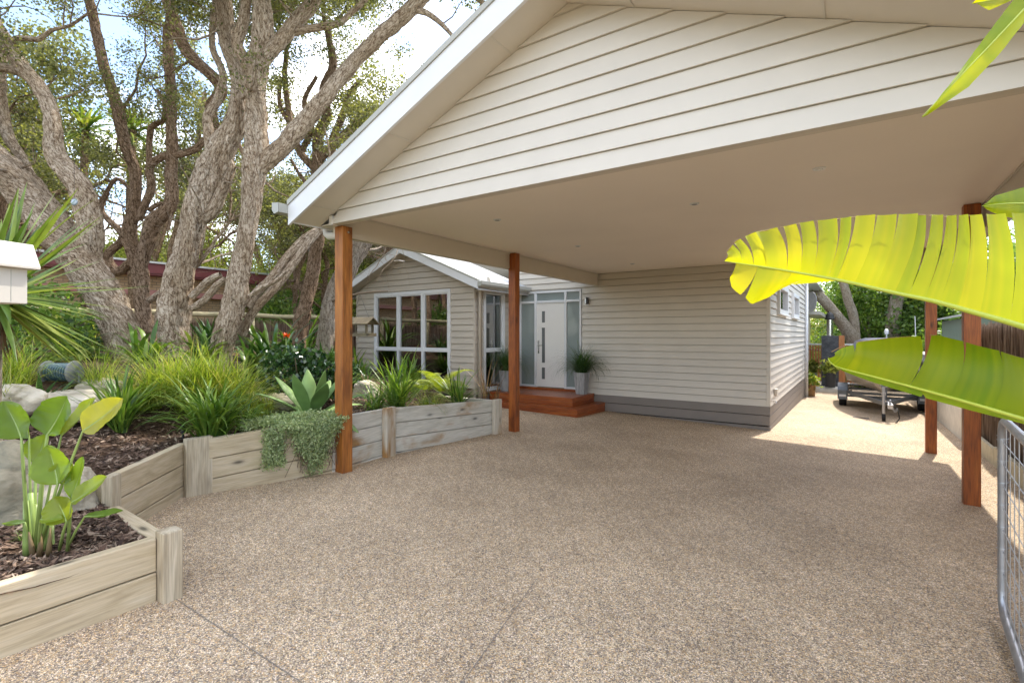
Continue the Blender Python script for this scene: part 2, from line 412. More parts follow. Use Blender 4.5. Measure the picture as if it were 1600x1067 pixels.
sl = bpy.data.lights.new('sun', 'SUN'); sl.energy = 2.0; sl.angle = R(0.6); sl.color = (1.0, 0.94, 0.84)
so = bpy.data.objects.new('sun', sl); col.objects.link(so)
so.rotation_euler = (R(90) - SUN_EL, 0, math.pi - SUN_AZ) 
so.location = (0, 0, 30)
vs = scene.view_settings; vs.view_transform = 'Standard'; vs.look = 'None'; vs.gamma = 1; vs.exposure = 1.78
scene.cycles.max_bounces = 8; scene.cycles.transparent_max_bounces = 12; scene.cycles.diffuse_bounces = 5
scene.cycles.caustics_reflective = False; scene.cycles.caustics_refractive = False
scene.cycles.sample_clamp_indirect = 6.0

# ------------------------------------------------------------------ ground, driveway, garden
def grid_sheet(name, xs, ys, zf, mat, parent=None):
    X, Y = np.meshgrid(xs, ys, indexing='ij')
    Z = np.vectorize(zf)(X, Y)
    v = np.stack([X, Y, Z], -1).reshape(-1, 3); nx, ny = len(xs), len(ys)
    i, j = np.meshgrid(np.arange(nx-1), np.arange(ny-1), indexing='ij')
    a = (i*ny+j).ravel(); f = np.stack([a, a+ny, a+ny+1, a+1], -1)
    return np_obj(name, v, f, mat, parent, smooth=True)
def span(a, b, n): return np.linspace(a, b, n)
g = grid_sheet('ground', np.concatenate([[-900, -300, -120, -60], span(-30, 30, 31), [60, 120, 300, 900]]),
               np.concatenate([[-900, -300, -120, -60], span(-30, 40, 36), [60, 120, 300, 900]]),
               lambda x, y: drive_z(x, y) - 0.05, M['earth']); tag(g, kind='structure')
d = grid_sheet('driveway', span(-7.6, 1.75, 12), span(-8, 26, 18), drive_z, M['aggregate']); tag(d, kind='structure')
def joint(a, b):
    m = MB(); a = Vector(a); b = Vector(b); s = (b-a).cross(Vector((0, 0, 1))).normalized() * 0.0022
    n = 8
    for i in range(n):
        p = a.lerp(b, i/n); q = a.lerp(b, (i+1)/n)
        m.quad(*[Vector((c.x, c.y, drive_z(c.x, c.y) + 0.004)) for c in (p-s, p+s, q+s, q-s)])
    return m.build('control_joint', M['skirt'], d)
joint(Gd(263, 928), Gd(470, 1066) + (Gd(470, 1066) - Gd(263, 928)) * 1.2)
joint(Gd(840, 903), Gd(722, 1067) + (Gd(722, 1067) - Gd(840, 903)) * 1.2)

# path of the sleeper wall (inner edge of the drive), near to far
W = [Vector((-3.36, -2.6, 0)), Gd(0, 1037), Gd(246, 938), Gd(163, 852), Gd(292, 772), Gd(326, 771), Gd(520, 738), Gd(604, 712), Gd(777, 676)]
for p in W: p.z = 0
GP = [  # (x, y, z) heights of the planted ground
    (-3.7, -2, .30), (-3.8, .6, .33), (-3.9, 1.15, .33), (-4.6, 1.1, .34), (-5.0, 0.2, .45), (-6.0, -1.0, .6), (-5.3, 1.75, .50), (-5.9, 2.3, .50), (-5.75, 3.0, .52),
    (-5.4, 3.8, .52), (-5.5, 4.6, .52), (-5.4, 5.6, .44), (-5.2, 6.5, .42), (-7, 8.6, .34), (-9.5, 8.7, .45), (-11.4, 8.8, .7),
    (-6.4, 1.6, .62), (-7.0, 2.8, .82), (-7.0, 4.2, .72), (-7.2, 5.8, .56), (-8.9, 3.6, 1.25), (-8.2, 2.9, 1.2), (-8.6, 1.8, 1.25), (-7.4, .9, .98), (-10, 2, 1.4), (-9.0, 6, .85),
    (-11, 5, 1.3), (-13, 3, 1.35), (-13, 8, 1.15), (-16, 5, 1.3), (-20, 5, 1.3), (-20, 12, 1.0), (-20, 0, 1.4), (-10, -3, 1.3), (-28, 5, 1.3), (-13, 14, .9), (-13, 20, .6)]
GPa = np.array(GP)
def garden_z(x, y):
    d2 = (GPa[:, 0]-x)**2 + (GPa[:, 1]-y)**2 + 0.12
    wt = d2 ** -1.9
    return float((wt * GPa[:, 2]).sum() / wt.sum())
def Gg(px, py, D0=6.0):
    """where a sight line meets the garden soil"""
    best = None
    for D in np.arange(1.8, 20, 0.02):
        p = P(px, py, D)
        if p.z <= garden_z(p.x, p.y): return Vector((p.x, p.y, garden_z(p.x, p.y)))
    return P(px, py, D0)
path = W + [Vector((-7.22, 7.05, 0)), Vector((-7.24, 9.1, 0)), Vector((-11.5, 9.16, 0)), Vector((-11.52, 22, 0))]
rows = []
for i in range(len(path)-1):
    a, b = path[i], path[i+1]; n = max(2, int((b-a).length / 0.12)) if i < 11 else 20
    for k in range(n): rows.append(a.lerp(b, k/n))
rows.append(path[-1])
ts = np.concatenate([[0, 0.004], np.linspace(0.012, 0.45, 60), np.linspace(0.48, 1, 12)])
vv = []
for p in rows:
    for t in ts:
        x = p.x + (-32 - p.x) * t; y = p.y
        z = garden_z(x, y) + 0.035 * mnoise.noise((x*3, y*3, 0)) + 0.012 * mnoise.noise((x*14, y*14, 3))
        vv.append((x - 0.03, y, z))
nr, nc = len(rows), len(ts)
ff = [(i*nc+j, i*nc+j+1, (i+1)*nc+j+1, (i+1)*nc+j) for i in range(nr-1) for j in range(nc-1)]
gs = np_obj('garden_soil', np.array(vv), np.array(ff), M['soil'], smooth=True); tag(gs, kind='structure')

# bark mulch chips lying on the beds
def in_bed(x, y):
    xs = None
    for i in range(len(path)-1):
        a, b = path[i], path[i+1]
        if min(a.y, b.y) <= y <= max(a.y, b.y) and abs(b.y-a.y) > 1e-6:
            q = a.x + (b.x-a.x) * (y-a.y)/(b.y-a.y); xs = q if xs is None else min(xs, q)
    return xs is not None and x < xs - 0.14
cv, cf, ct = [], [], []
def chips(n, x0, x1, y0, y1, s0, s1):
    k = 0
    while k < n:
        x, y = random.uniform(x0, x1), random.uniform(y0, y1); k += 1
        if not in_bed(x, y): continue
        z = garden_z(x, y) + 0.035 * mnoise.noise((x*3, y*3, 0)) + random.uniform(0.0, 0.02)
        L = random.uniform(s0, s1); wd = L * random.uniform(0.16, 0.4); a = random.uniform(0, 6.28)
        u = Vector((math.cos(a), math.sin(a), random.gauss(0, 0.32))) * L; s = Vector((-math.sin(a), math.cos(a), random.gauss(0, 0.5))) * wd
        c = Vector((x, y, z)); b = len(cv)
        cv.extend([c-u*.5-s*.3, c+s*.5*random.uniform(.5, 1), c+u*.5+s*.2, c-s*.5]); cf.append((b, b+1, b+2, b+3)); ct.extend([random.random()]*4)
chips(9000, -5.2, -3.5, -0.2, 1.35, 0.03, 0.09)
chips(12000, -7.6, -5.0, 0.3, 4.2, 0.03, 0.085)
chips(7000, -7.2, -5.1, 4.2, 7.2, 0.03, 0.08)
tm = NT('bark_chip'); a_ = tm.n('ShaderNodeAttribute', attribute_name='tint')
r_ = tm.ramp([(0, (0.035, 0.02, 0.014)), (0.4, (0.11, 0.062, 0.04)), (0.75, (0.22, 0.145, 0.10)), (1, (0.40, 0.31, 0.23))]); tm.l(a_, 'Fac', r_, 'Fac'); tm.l(r_, 'Color', tm.b, 'Base Color'); tm.b.inputs['Roughness'].default_value = 0.9
M['chip'] = tm.m
ch = np_obj('mulch_chips', np.array([tuple(v) for v in cv]), np.array(cf), M['chip'], attrs={'tint': ('FLOAT', ct)})
tag(ch, 'brown bark mulch chips spread over the garden bed soil', 'mulch', kind='stuff')
# ------------------------------------------------------------------ weatherboards
def boards(mb, O, u, nrm, z0, z1, pitch, span_f, openings=(), lap=0.022, GAP=0.013):
    """lapped boards on a wall. O origin, u unit direction, nrm outward; span_f(z)->(u0,u1); openings (u0,u1,z0,z1)"""
    O = Vector(O); u = Vector(u); nrm = Vector(nrm)
    def pt(uu, z, off): return O + u*uu + nrm*off + Vector((0, 0, z))
    z = z0
    while z < z1 - 1e-6:
        zt = min(z + pitch, z1)
        cuts = sorted({z, zt} | {q for o in openings for q in (o[2], o[3]) if z < q < zt})
        for a, b in zip(cuts[:-1], cuts[1:]):
            mid = (a + b) / 2
            s0 = span_f(a); s1 = span_f(b - 1e-5)
            iv = [(s0[0], s0[1], s1[0], s1[1])]
            for o in openings:
                if o[2] <= mid <= o[3]:
                    nv = []
                    for q in iv:
                        if o[0] > q[0] and o[1] < q[1]: nv += [(q[0], o[0], q[2], o[0]), (o[1], q[1], o[1], q[3])]
                        elif o[1] <= q[0] or o[0] >= q[1]: nv.append(q)
                        elif o[0] <= q[0]: nv.append((o[1], q[1], o[1], q[3]))
                        else: nv.append((q[0], o[0], q[2], o[0]))
                    iv = nv
            oa = lap * (1 - (a - z) / pitch) + 0.002; ob = lap * (1 - (b - z) / pitch) + 0.002
            top = abs(b - zt) < 1e-6 and zt < z1 - 1e-6
            for q in iv:
                if q[1] - q[0] < 0.004: continue
                if top:      # shadow gap behind the lip of the board above
                    bt = b - GAP; k_ = (bt - a) / (b - a) if b - a > GAP else 0
                    c0, c1 = q[0] + (q[2]-q[0])*k_, q[1] + (q[3]-q[1])*k_
                    if q[3] - q[2] > .01:
                        mb.quad(pt(c0, bt, ob), pt(c1, bt, ob), pt(c1, bt, -.03), pt(c0, bt, -.03)); mb.quad(pt(c0, bt-.02, -.026), pt(c1, bt-.02, -.026), pt(q[3], b+.03, -.026), pt(q[2], b+.03, -.026))
                        q = (q[0], q[1], c0, c1); zb_ = bt
                    else: zb_ = b
                else: zb_ = b
                if q[3] <= q[2]: mb.poly([pt(q[0], a, oa), pt(q[1], a, oa), pt((q[2]+q[3])/2, b, ob)])
                else: mb.quad(pt(q[0], a, oa), pt(q[1], a, oa), pt(q[3], zb_, ob), pt(q[2], zb_, ob))
                if abs(a - z) < 1e-6:
                    mb.quad(pt(q[0], a, -0.045), pt(q[1], a, -0.045), pt(q[1], a, oa), pt(q[0], a, oa))
        z = zt

# ------------------------------------------------------------------ carport
cp = empty('carport', (-1.9, 7.0, drive_z(-1.9, 7.0)), 'large cream gabled carport on stained timber posts over the driveway', 'carport')
GX0, GX1, GY = -4.96, 1.16, 3.60            # gable face
RX = (GX0 + GX1) / 2; PIT = 0.425
CZ, BZ, GZ = 3.02, 2.75, 2.862              # ceiling, side beam soffit, gable bottom
RAKE0 = 2.957                               # cladding height at the corner
def rake(x): return RAKE0 + PIT * (3.06 - abs(x - RX))
YB, YE = 3.22, 11.95                         # barge plane; unseen rear edge drawn out to place its shadow on the drive
EX = 3.315                                   # half width to the eave edge
# cladding
m = MB()
def gspan(z):
    half = 3.06 if z <= RAKE0 else max(0.0, 3.06 - (z - RAKE0) / PIT)
    return (-half, half)
boards(m, (RX, GY, 0), (1, 0, 0), (0, -1, 0), GZ, 4.255, 0.1485, gspan, lap=0.02, GAP=0.005)
m.build('gable_cladding', M['cream'], cp)
m = MB(); m.prism([(GX0+.02, GY+.05, GZ+.004), (GX1-.02, GY+.05, GZ+.004), (GX1-.02, GY+.05, RAKE0), (RX, GY+.05, 4.24), (GX0+.02, GY+.05, RAKE0)], (0, 0.045, 0))
m.build('gable_beam', M['soffit'], cp)
m = MB(); m.box(GX0-.012, GX0+.045, GY-.03, GY+.06, GZ-.012, RAKE0+.0); m.build('corner_stop', M['cream'], cp, bevel=0.004)
m = MB(); m.box(GX1-.045, GX1+.012, GY-.03, GY+.06, GZ-.012, RAKE0); m.build('corner_stop', M['cream'], cp, bevel=0.004)
# barge boards, capping, soffit, roof
bz = lambda x: RAKE0 + PIT * (3.06 - abs(x - RX)) - 0.0     # underside line at the rake
for sgn in (-1, 1):
    xe = RX + sgn * EX
    m = MB(); m.prism([(xe, YB, bz(xe)-.03), (RX, YB, bz(RX)-.03), (RX, YB, bz(RX)+.19), (xe, YB, bz(xe)+.19)], (0, 0.03, 0)); m.build('barge_board', M['white'], cp)
    m = MB(); m.prism([(xe - sgn*.0, YB-.014, bz(xe)+.192), (RX, YB-.014, bz(RX)+.192), (RX, YB-.014, bz(RX)+.245), (xe, YB-.014, bz(xe)+.245)], (0, 0.12, 0)); m.build('roof_capping', M['gutter'], cp)
    m = MB(); m.prism([(xe, YB+.03, bz(xe)+.004), (RX, YB+.03, bz(RX)+.004), (RX, YB+.03, bz(RX)+.02), (xe, YB+.03, bz(xe)+.02)], (0, GY-YB-.028, 0)); m.build('rake_soffit', M['soffit'], cp)
    # soffit joint strips
    for xx in (RX + sgn*0.55, RX + sgn*1.75, RX + sgn*2.95):
        m = MB(); m.prism([(xx-.006, YB+.034, bz(xx-.006)+.001), (xx+.006, YB+.034, bz(xx+.006)+.001), (xx+.006, YB+.034, bz(xx+.006)-.003), (xx-.006, YB+.034, bz(xx-.006)-.003)], (0, GY-YB-.05, 0))
        m.build('soffit_joint', M['cream'], cp)
    m = MB(); m.box(min(xe, RX+sgn*3.09), max(xe, RX+sgn*3.09), GY+.02, YE-.1, BZ+.12, BZ+.135); m.build('eave_soffit', M['soffit'], cp)
    m = MB(); xf = xe - sgn*.02; m.box(min(xe, xf), max(xe, xf), YB+.03, YE, BZ+.10, bz(xe)+.15); m.build('fascia', M['white'], cp)
# roof sheets: front part gabled, unseen rear hipped to cast a straight shadow edge
zt = 0.215; yh = YE - 1.9
m = MB()
for sgn in (-1, 1):
    xe = RX + sgn * (EX + .03)
    q = [(xe, YB+.02, bz(xe)+zt), (RX, YB+.02, bz(RX)+zt), (RX, yh, bz(RX)+zt), (xe, YE, bz(xe)+zt)]
    m.prism(q if sgn > 0 else q[::-1], (0, 0, .02))
q = [(RX-EX-.03, YE, bz(RX-EX-.03)+zt), (RX, yh, bz(RX)+zt), (RX+EX+.03, YE, bz(RX+EX+.03)+zt)]
m.prism(q, (0, 0, .02)); m.build('roof', M['roofm'], cp)
m = MB(); m.box(RX-EX, RX+EX, YE-.03, YE-.005, CZ-.1, bz(RX+EX)+.2); m.build('rear_fascia', M['white'], cp)
# ceiling, side beams
m = MB(); m.box(GX0-.07, GX1+.07, GY+.10, 10.835, CZ, CZ+.02); m.build('ceiling', M['ceiling'], cp)
for x0 in (GX0-.10, GX1+.0):
    m = MB(); m.box(x0+.0, x0+.10, GY+.095, 10.83, BZ, CZ-.003); m.build('side_beam', M['soffit'], cp)
    m = MB(); xq = x0+.102 if x0 < -2 else x0-.016; m.box(xq, xq+.014, GY+.1, 10.82, CZ-.022, CZ-.004); m.build('beam_trim', M['cream'], cp)
m = MB(); m.box(-1.3, GX1-.01, 10.70, 10.80, BZ, CZ-.004); m.build('rear_beam', M['soffit'], cp)
# posts
S = 0.142
for (x, y, mat, top) in ((-4.875-S, 3.683, 'post', GZ-.003), (-4.84-S, 7.2, 'post_red', CZ-.004), (0.985, 7.30, 'post_red', CZ-.004), (0.96, 10.55, 'post_red', CZ-.006), (0.985, 3.69, 'post', GZ-.003)):
    zb = drive_z(x, y) - .03; m = MB(); m.box(0, S, 0, S, zb, top)
    o = m.build('post', M[mat], cp, local=True, bevel=0.006, loc=(x, y, 0))
    for v in o.data.vertices: pass
    if mat == 'post' and x < 0: tag(o, 'orange stained front post beside the garden wall')
    m = MB(); m.box(x-.008, x+S+.008, y-.008, y+S+.008, top-.018, top+.002 if top < 3 else top-.001); m.build('post_collar', M['soffit'], o) if top > 3 else None
o = MB().lathe((-4.875-S/2+.03, 3.683+.055, 2.775), [(.011, 0), (.011, .012)], 10).build('bolt', M['chrome'], cp) if False else None
m = MB(); m.tube([(-4.876, 3.683+.075, 2.79), (-4.862, 3.683+.075, 2.79)], .013, 10); m.build('bolt', M['chrome'], cp)
# white strip on the outer edge of the front post (rainwater pipe behind it), elbow and gutter
xd, yd = -5.062, 3.80
m = MB(); m.tube([(xd, yd, drive_z(xd, yd)-.02), (xd, yd, 2.70)], .045, 14); m.build('downpipe', M['white'], cp, smooth=False)
m = MB(); m.tube([(xd, yd, 2.66), (xd-.005, yd, 2.74), (xd-.05, yd, 2.785), (xd-.22, yd, 2.80), (xd-.26, yd, 2.83), (xd-.27, yd, 2.9)], .048, 14); m.build('downpipe_elbow', M['cream'], cp, smooth=True)
for sgn in (-1, 1):
    xe = RX + sgn * EX; zg = bz(xe) + .10
    def pr(y): return [(xe, y, zg-.0), (xe+sgn*.085, y, zg-.012), (xe+sgn*.125, y, zg+.03), (xe+sgn*.128, y, zg+.115), (xe+sgn*.112, y, zg+.118), (xe+sgn*.105, y, zg+.04), (xe+sgn*.08, y, zg+.01), (xe+sgn*.002, y, zg+.02), (xe, y, zg+.10)]
    m = MB(); m.prism(pr(YB-.11), (0, YE-YB+.11, 0)); m.prism([p for i, p in enumerate(pr(YB-.114)) if i in (0, 1, 2, 3, 8)], (0, .008, 0)); m.build('gutter', M['gutter'], cp)
# recessed downlights
for (px, py) in ((777, 343), (903, 384), (988, 412), (1280, 263), (1085, 318)):
    D = (CZ - CAM_Z) * FPX / (HOR - py); p = P(px, py, D)
    m = MB(); m.lathe((p.x, p.y, CZ-.012), [(.045, 0.0), (.05, .006), (.05, .011)], 18); o = m.build('downlight', M['white'], cp)
    m = MB(); m.lathe((p.x, p.y, CZ-.014), [(.03, 0), (.03, .0015)], 14); m.build('lens', M['frost'], o)
# ------------------------------------------------------------------ house
WY, WX = 10.86, -1.365                # front wall plane, side wall plane
NY, NX0, NX1 = 9.15, -11.46, -7.30    # wing front plane and its two corners
SK = 0.205                            # top of the grey skirting
hs = empty('house', (-6.0, 12.0, 0.0), 'cream weatherboard house with front wing, white front door and grey skirting', 'house')
# -- main front wall under the carport
m = MB()
boards(m, (0, WY, 0), (1, 0, 0), (0, -1, 0), SK, 4.0, 0.1485, lambda z: (-7.29, WX-.04), [(-7.18, -5.37, 0.2, 2.70)])
m.build('front_wall', M['cream'], hs)
m = MB(); m.box(-7.3, WX, WY+.02, WY+.1, SK, 4.0); 
b = MB(); b.box(-7.3, -7.18, WY+.06, WY+.12, SK, 4.0); b.box(-5.37, WX-.06, WY+.06, WY+.12, SK, 4.0); b.box(-7.18, -5.37, WY+.06, WY+.12, 2.70, 4.0); b.build('front_wall_core', M['cream'], hs)
m = MB()
m.box(-7.29, WX+.02, WY-.012, WY+.1, .035, SK-.004); m.box(-7.29, WX+.012, WY-.010, WY+.1, -.165, .022); m.box(-7.29, WX+.02, WY-.008, WY+.1, -.45, -.188)
m.build('skirting', M['skirt'], hs, bevel=0.003)
m = MB(); m.box(-7.29, WX-.25, WY+.005, WY+.1, -.2, .05); m.build('skirting_gap', M['dark'], hs)
# -- side wall along the drive
YS1 = 19.4
m = MB(); wins = [(11.95-WY, 13.55-WY, 2.08, 2.66), (14.9-WY, 16.4-WY, 2.08, 2.66)]
boards(m, (WX, WY, 0), (0, 1, 0), (1, 0, 0), SK, 3.5, 0.1485, lambda z: (0.045, YS1-WY), wins)
m.build('side_wall', M['cream'], hs)
m = MB(); m.box(WX-.12, WX-.06, WY+.1, YS1, SK, 3.5); m.build('side_wall_core', M['dark'], hs)
m = MB(); m.box(WX-.02, WX+.016, WY+.03, YS1, .03, SK-.004); m.box(WX-.02, WX+.014, WY+.03, YS1, -.165, .018); m.box(WX-.02, WX+.012, WY+.03, YS1, -.345, -.178); m.box(WX-.02, WX+.013, WY+.03, YS1, -.7, -.358); m.build('side_skirting', M['skirt'], hs, bevel=0.003)
m = MB(); m.box(WX-.045, WX+.022, WY-.022, WY+.045, SK-.0, 3.5); m.build('corner_board', M['cream'], hs, bevel=0.004)
for (a, b_, z0, z1) in wins:
    y0, y1 = a+WY, b_+WY; m = MB(); t = .07
    m.box(WX-.03, WX+.075, y0-.03, y0+t, z0-.03, z1+.03); m.box(WX-.03, WX+.075, y1-t, y1+.03, z0-.03, z1+.03); m.box(WX-.03, WX+.0745, y0+t, y1-t, z0-.03, z0+t); m.box(WX-.03, WX+.0745, y0+t, y1-t, z1-t, z1+.03)
    m.box(WX-.03, WX+.10, y0-.05, y1+.05, z0-.055, z0-.032)
    wn = m.build('window', M['white'], hs, bevel=0.004)
    m = MB(); m.box(WX+.01, WX+.016, y0+t, y1-t, z0+t, z1-t); m.build('pane', M['glass'], wn)
m = MB(); xd = WX+.06; m.tube([(xd, YS1-.25, -.55), (xd, YS1-.25, 3.3)], .05, 12); m.build('downpipe', M['white'], hs, smooth=True)
m = MB(); m.box(WX+.02, WX+.075, WY+.55, WY+.72, .36, .50); m.build('meter_box', M['cream'], hs, bevel=0.006)
m = MB(); m.tube([(WX+.02, WY+.2, .30), (WX+.08, WY+.2, .30), (WX+.10, WY+.2, .26)], .012, 8); m.build('garden_tap', M['chrome'], hs)
# -- entry frame, door, sidelights
F0, F1, ZB, ZT = -7.16, -5.385, 0.285, 2.69
TRZ = 2.395
m = MB(); t = .05
ys, ye = WY-.03, WY+.07
m.box(F0, F0+t, ys, ye, ZB, ZT); m.box(F1-t, F1, ys, ye, ZB, ZT); m.box(F0+t, F1-t, ys, ye, ZT-t, ZT); m.box(F0+t, F1-t, ys+.002, ye, TRZ, TRZ+.055)
for x in (-6.70, -5.845): m.box(x, x+.06, ys+.001, ye, ZB, ZT-t)
m.box(F0+t, -6.70, ys+.003, ye, ZB, ZB+.05); m.box(-5.785, F1-t, ys+.003, ye, ZB, ZB+.05)
ef = m.build('entry_frame', M['white'], hs, bevel=0.004)
for (a, b_, z0, z1) in ((F0+t, -6.70, ZB+.05, TRZ), (-5.785, F1-t, ZB+.05, TRZ), (F0+t, -6.70, TRZ+.055, ZT-t), (-6.64, -5.845, TRZ+.055, ZT-t), (-5.785, F1-t, TRZ+.055, ZT-t)):
    m = MB(); m.box(a, b_, WY+.01, WY+.02, z0, z1); m.build('frosted_pane', M['frost'], ef)
m = MB(); sx0, sx1 = -6.495, -6.40; sl_ = [(.49, .78), (.90, 1.777), (1.905, 2.19)]
dx0, dx1, dz0, dz1 = -6.638, -5.847, ZB+.015, TRZ-.003
m.box(dx0, sx0, WY-.005, WY+.04, dz0, dz1); m.box(sx1, dx1, WY-.005, WY+.04, dz0, dz1)
zs = [dz0] + [q for s_ in sl_ for q in s_] + [dz1]
for i in range(0, len(zs), 2): m.box(sx0, sx1, WY-.005, WY+.04, zs[i], zs[i+1])
dr = m.build('door', M['doorp'], hs)
for z0, z1 in sl_:
    m = MB(); m.box(sx0, sx1, WY+.008, WY+.014, z0, z1); m.build('glass_slot', M['slot'], dr)
m = MB(); m.box(-6.603, -6.565, WY-.012, WY-.004, 1.13, 1.46); m.tube([(-6.584, WY-.01, 1.33), (-6.584, WY-.06, 1.33), (-6.55, WY-.062, 1.33), (-6.46, WY-.058, 1.335)], .010, 8); m.lathe((-6.584, WY-.012, 1.2), [(.012, 0), (.012, .02)], 8); m.build('handle', M['chrome'], dr)
m = MB(); m.box(F0-.01, F1+.01, WY-.075, WY-.012, ZB-.055, ZB-.002); m.build('door_sill', M['deck'], hs, bevel=0.004)
m = MB(); m.box(-5.29, -5.21, WY-.035, WY-.018, 2.33, 2.47); o = m.build('wall_light', M['chrome'], hs, bevel=0.003)
m = MB(); m.tube([(-5.20, WY-.08, 2.32), (-5.20, WY-.08, 2.48)], .035, 14); m.build('light_body', M['black'], o)
# -- front wing
NRX = (NX0 + NX1) / 2; NP = 0.415; NEZ = 2.80       # ridge, pitch, rake height at corners
hw = (NX1 - NX0) / 2
def nspan(z):
    half = hw if z <= NEZ else max(0, hw - (z - NEZ) / NP)
    return (NRX - half - 0, NRX + half)
BW = (-10.69, -8.05, .32, 2.665)
m = MB()
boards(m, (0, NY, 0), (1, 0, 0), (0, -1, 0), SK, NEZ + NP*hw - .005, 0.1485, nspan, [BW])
m.build('wing_front_wall', M['board_shaded'], hs)
m = MB(); m.box(NX0+.02, BW[0], NY+.06, NY+.1, -.2, 2.8); m.box(BW[1], NX1-.06, NY+.06, NY+.1, -.2, 2.8); m.box(BW[0], BW[1], NY+.06, NY+.1, -.2, BW[2]); m.box(BW[0], BW[1], NY+.06, NY+.1, BW[3], 2.8); m.prism([(NX0+.05, NY+.06, 2.802), (NX1-.06, NY+.06, 2.802), (NRX, NY+.06, 2.79+NP*hw)], (0, .04, 0)); m.build('wing_wall_core', M['board_shaded'], hs)
SW = (9.52, 10.31, .30, 2.65)
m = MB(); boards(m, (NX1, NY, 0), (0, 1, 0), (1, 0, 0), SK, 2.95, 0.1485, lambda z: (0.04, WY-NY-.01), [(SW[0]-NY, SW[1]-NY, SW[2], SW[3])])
m.build('wing_side_wall', M['board_shaded'], hs)
m = MB(); m.box(NX1-.1, NX1-.06, NY+.1, SW[0], 0, 2.9); m.box(NX1-.1, NX1-.06, SW[1], WY, 0, 2.9); m.box(NX1-.1, NX1-.06, SW[0], SW[1], 0, SW[2]); m.box(NX1-.1, NX1-.06, SW[0], SW[1], SW[3], 2.9); m.build('wing_side_core', M['board_shaded'], hs)
m = MB(); m.box(NX1-.03, NX1+.022, NY-.022, NY+.04, .0, 2.83); m.build('wing_corner_board', M['board_shaded'], hs, bevel=0.004)
m = MB(); m.box(NX0-.02, NX0+.03, NY-.022, NY+.04, 0, 2.83); m.build('wing_corner_board', M['board_shaded'], hs, bevel=0.004)
m = MB(); m.box(NX0, NX1, NY-.006, NY+.1, -.4, SK-.003); m.box(NX1-.1, NX1+.006, NY+.1, WY, -.4, SK-.003); m.build('wing_skirting', M['skirt'], hs)
def window_grid(name, axis, plane, out, a0, a1, z0, z1, cols, zmid, parent, blind=True):
    """white framed window with cols lights over cols lights"""
    t = .045
    def bx(mb, a, b, c, d_, e, f):   # a..b along wall, c..d depth outward, e..f height
        if axis == 'X': mb.box(a, b, min(plane+out*c, plane+out*d_), max(plane+out*c, plane+out*d_), e, f)
        else: mb.box(min(plane+out*c, plane+out*d_), max(plane+out*c, plane+out*d_), a, b, e, f)
    m = MB(); bx(m, a0-.04, a0+t, -.06, .035, z0-.02, z1+.04); bx(m, a1-t, a1+.04, -.06, .035, z0-.02, z1+.04); bx(m, a0+t, a1-t, -.06, .034, z1-t, z1+.04); bx(m, a0+t, a1-t, -.06, .034, z0-.02, z0+t); bx(m, a0-.06, a1+.06, -.02, .06, z0-.05, z0-.022)
    xs = [a0 + (a1-a0)*i/cols for i in range(cols+1)]
    for x in xs[1:-1]: bx(m, x-.04, x+.04, -.055, .030, z0+t, z1-t)
    for i in range(cols):
        p0 = xs[i] + (t if i == 0 else .04); p1 = xs[i+1] - (t if i == cols-1 else .04)
        bx(m, p0, p1, -.05, .028, zmid-.035, zmid+.035)
    wn = m.build(name, M['white'], parent, bevel=0.003)
    for i in range(cols):
        p0 = xs[i] + (t if i == 0 else .04); p1 = xs[i+1] - (t if i == cols-1 else .04)
        s = MB()
        bx(s, p0, p0+.03, -.04, .012, zmid+.035, z1-t); bx(s, p1-.03, p1, -.04, .012, zmid+.035, z1-t); bx(s, p0+.03, p1-.03, -.04, .0118, z1-t-.03, z1-t); bx(s, p0+.03, p1-.03, -.04, .0118, zmid+.035, zmid+.065)
        s.build('sash', M['white'], wn)
        g_ = MB(); bx(g_, p0, p1, -.022, -.016, zmid+.035, z1-t); g_.build('pane', M['glass'], wn)
        g_ = MB(); bx(g_, p0, p1, -.022, -.016, z0+t, zmid-.035); g_.build('pane', M['glass'], wn)
    return wn
w1 = window_grid('window', 'X', NY, -1, BW[0], BW[1], BW[2], BW[3], 3, 1.215, hs)
w2 = window_grid('window', 'Y', NX1, 1, SW[0], SW[1], SW[2], SW[3], 1, 1.215, hs)
# blinds half drawn inside
m = MB()
for k in range(9): m.box(BW[0]+.92, BW[1]-.06, NY+.115, NY+.15, 2.60-.026*k-.012, 2.60-.026*k)
m.build('blind', M['white'], hs)
m = MB()
for k in range(9): m.box(NX1-.16, NX1-.125, SW[0]+.05, SW[1]-.05, 2.58-.026*k-.012, 2.58-.026*k)
m.build('blind', M['white'], hs)
# room inside
m = MB(); m.box(NX0+.1, NX1-.12, NY+.12, 14.0, .20, .27); m.build('room_floor', M['sleeper_v'], hs)
M['room'] = paint('room_wall', (0.58, 0.54, 0.47), 0.8, 0.05)
m = MB(); m.quad((NX0+.1, 13.95, .2), (NX1+2.5, 13.95, .2), (NX1+2.5, 13.95, 2.9), (NX0+.1, 13.95, 2.9)); 
for (a_, b_, c_, d_) in ((NY+.12, 10.0, .2, 2.9), (13.0, 13.95, .2, 2.9), (10.0, 13.0, .2, .8), (10.0, 13.0, 2.5, 2.9)): m.quad((NX0+.1, a_, c_), (NX0+.1, b_, c_), (NX0+.1, b_, d_), (NX0+.1, a_, d_))  # opening added out of view in the side wall to let daylight brighten the room
m.quad((NX0+.1, NY+.12, 2.79), (NX1-.12, NY+.12, 2.79), (NX1-.12, 13.95, 2.79), (NX0+.1, 13.95, 2.79)); m.quad((NX1-.1, WY+.13, .2), (NX1-.1, 13.95, .2), (NX1-.1, 13.95, 2.8), (NX1-.1, WY+.13, 2.8)); m.build('room_wall', M['room'], hs)
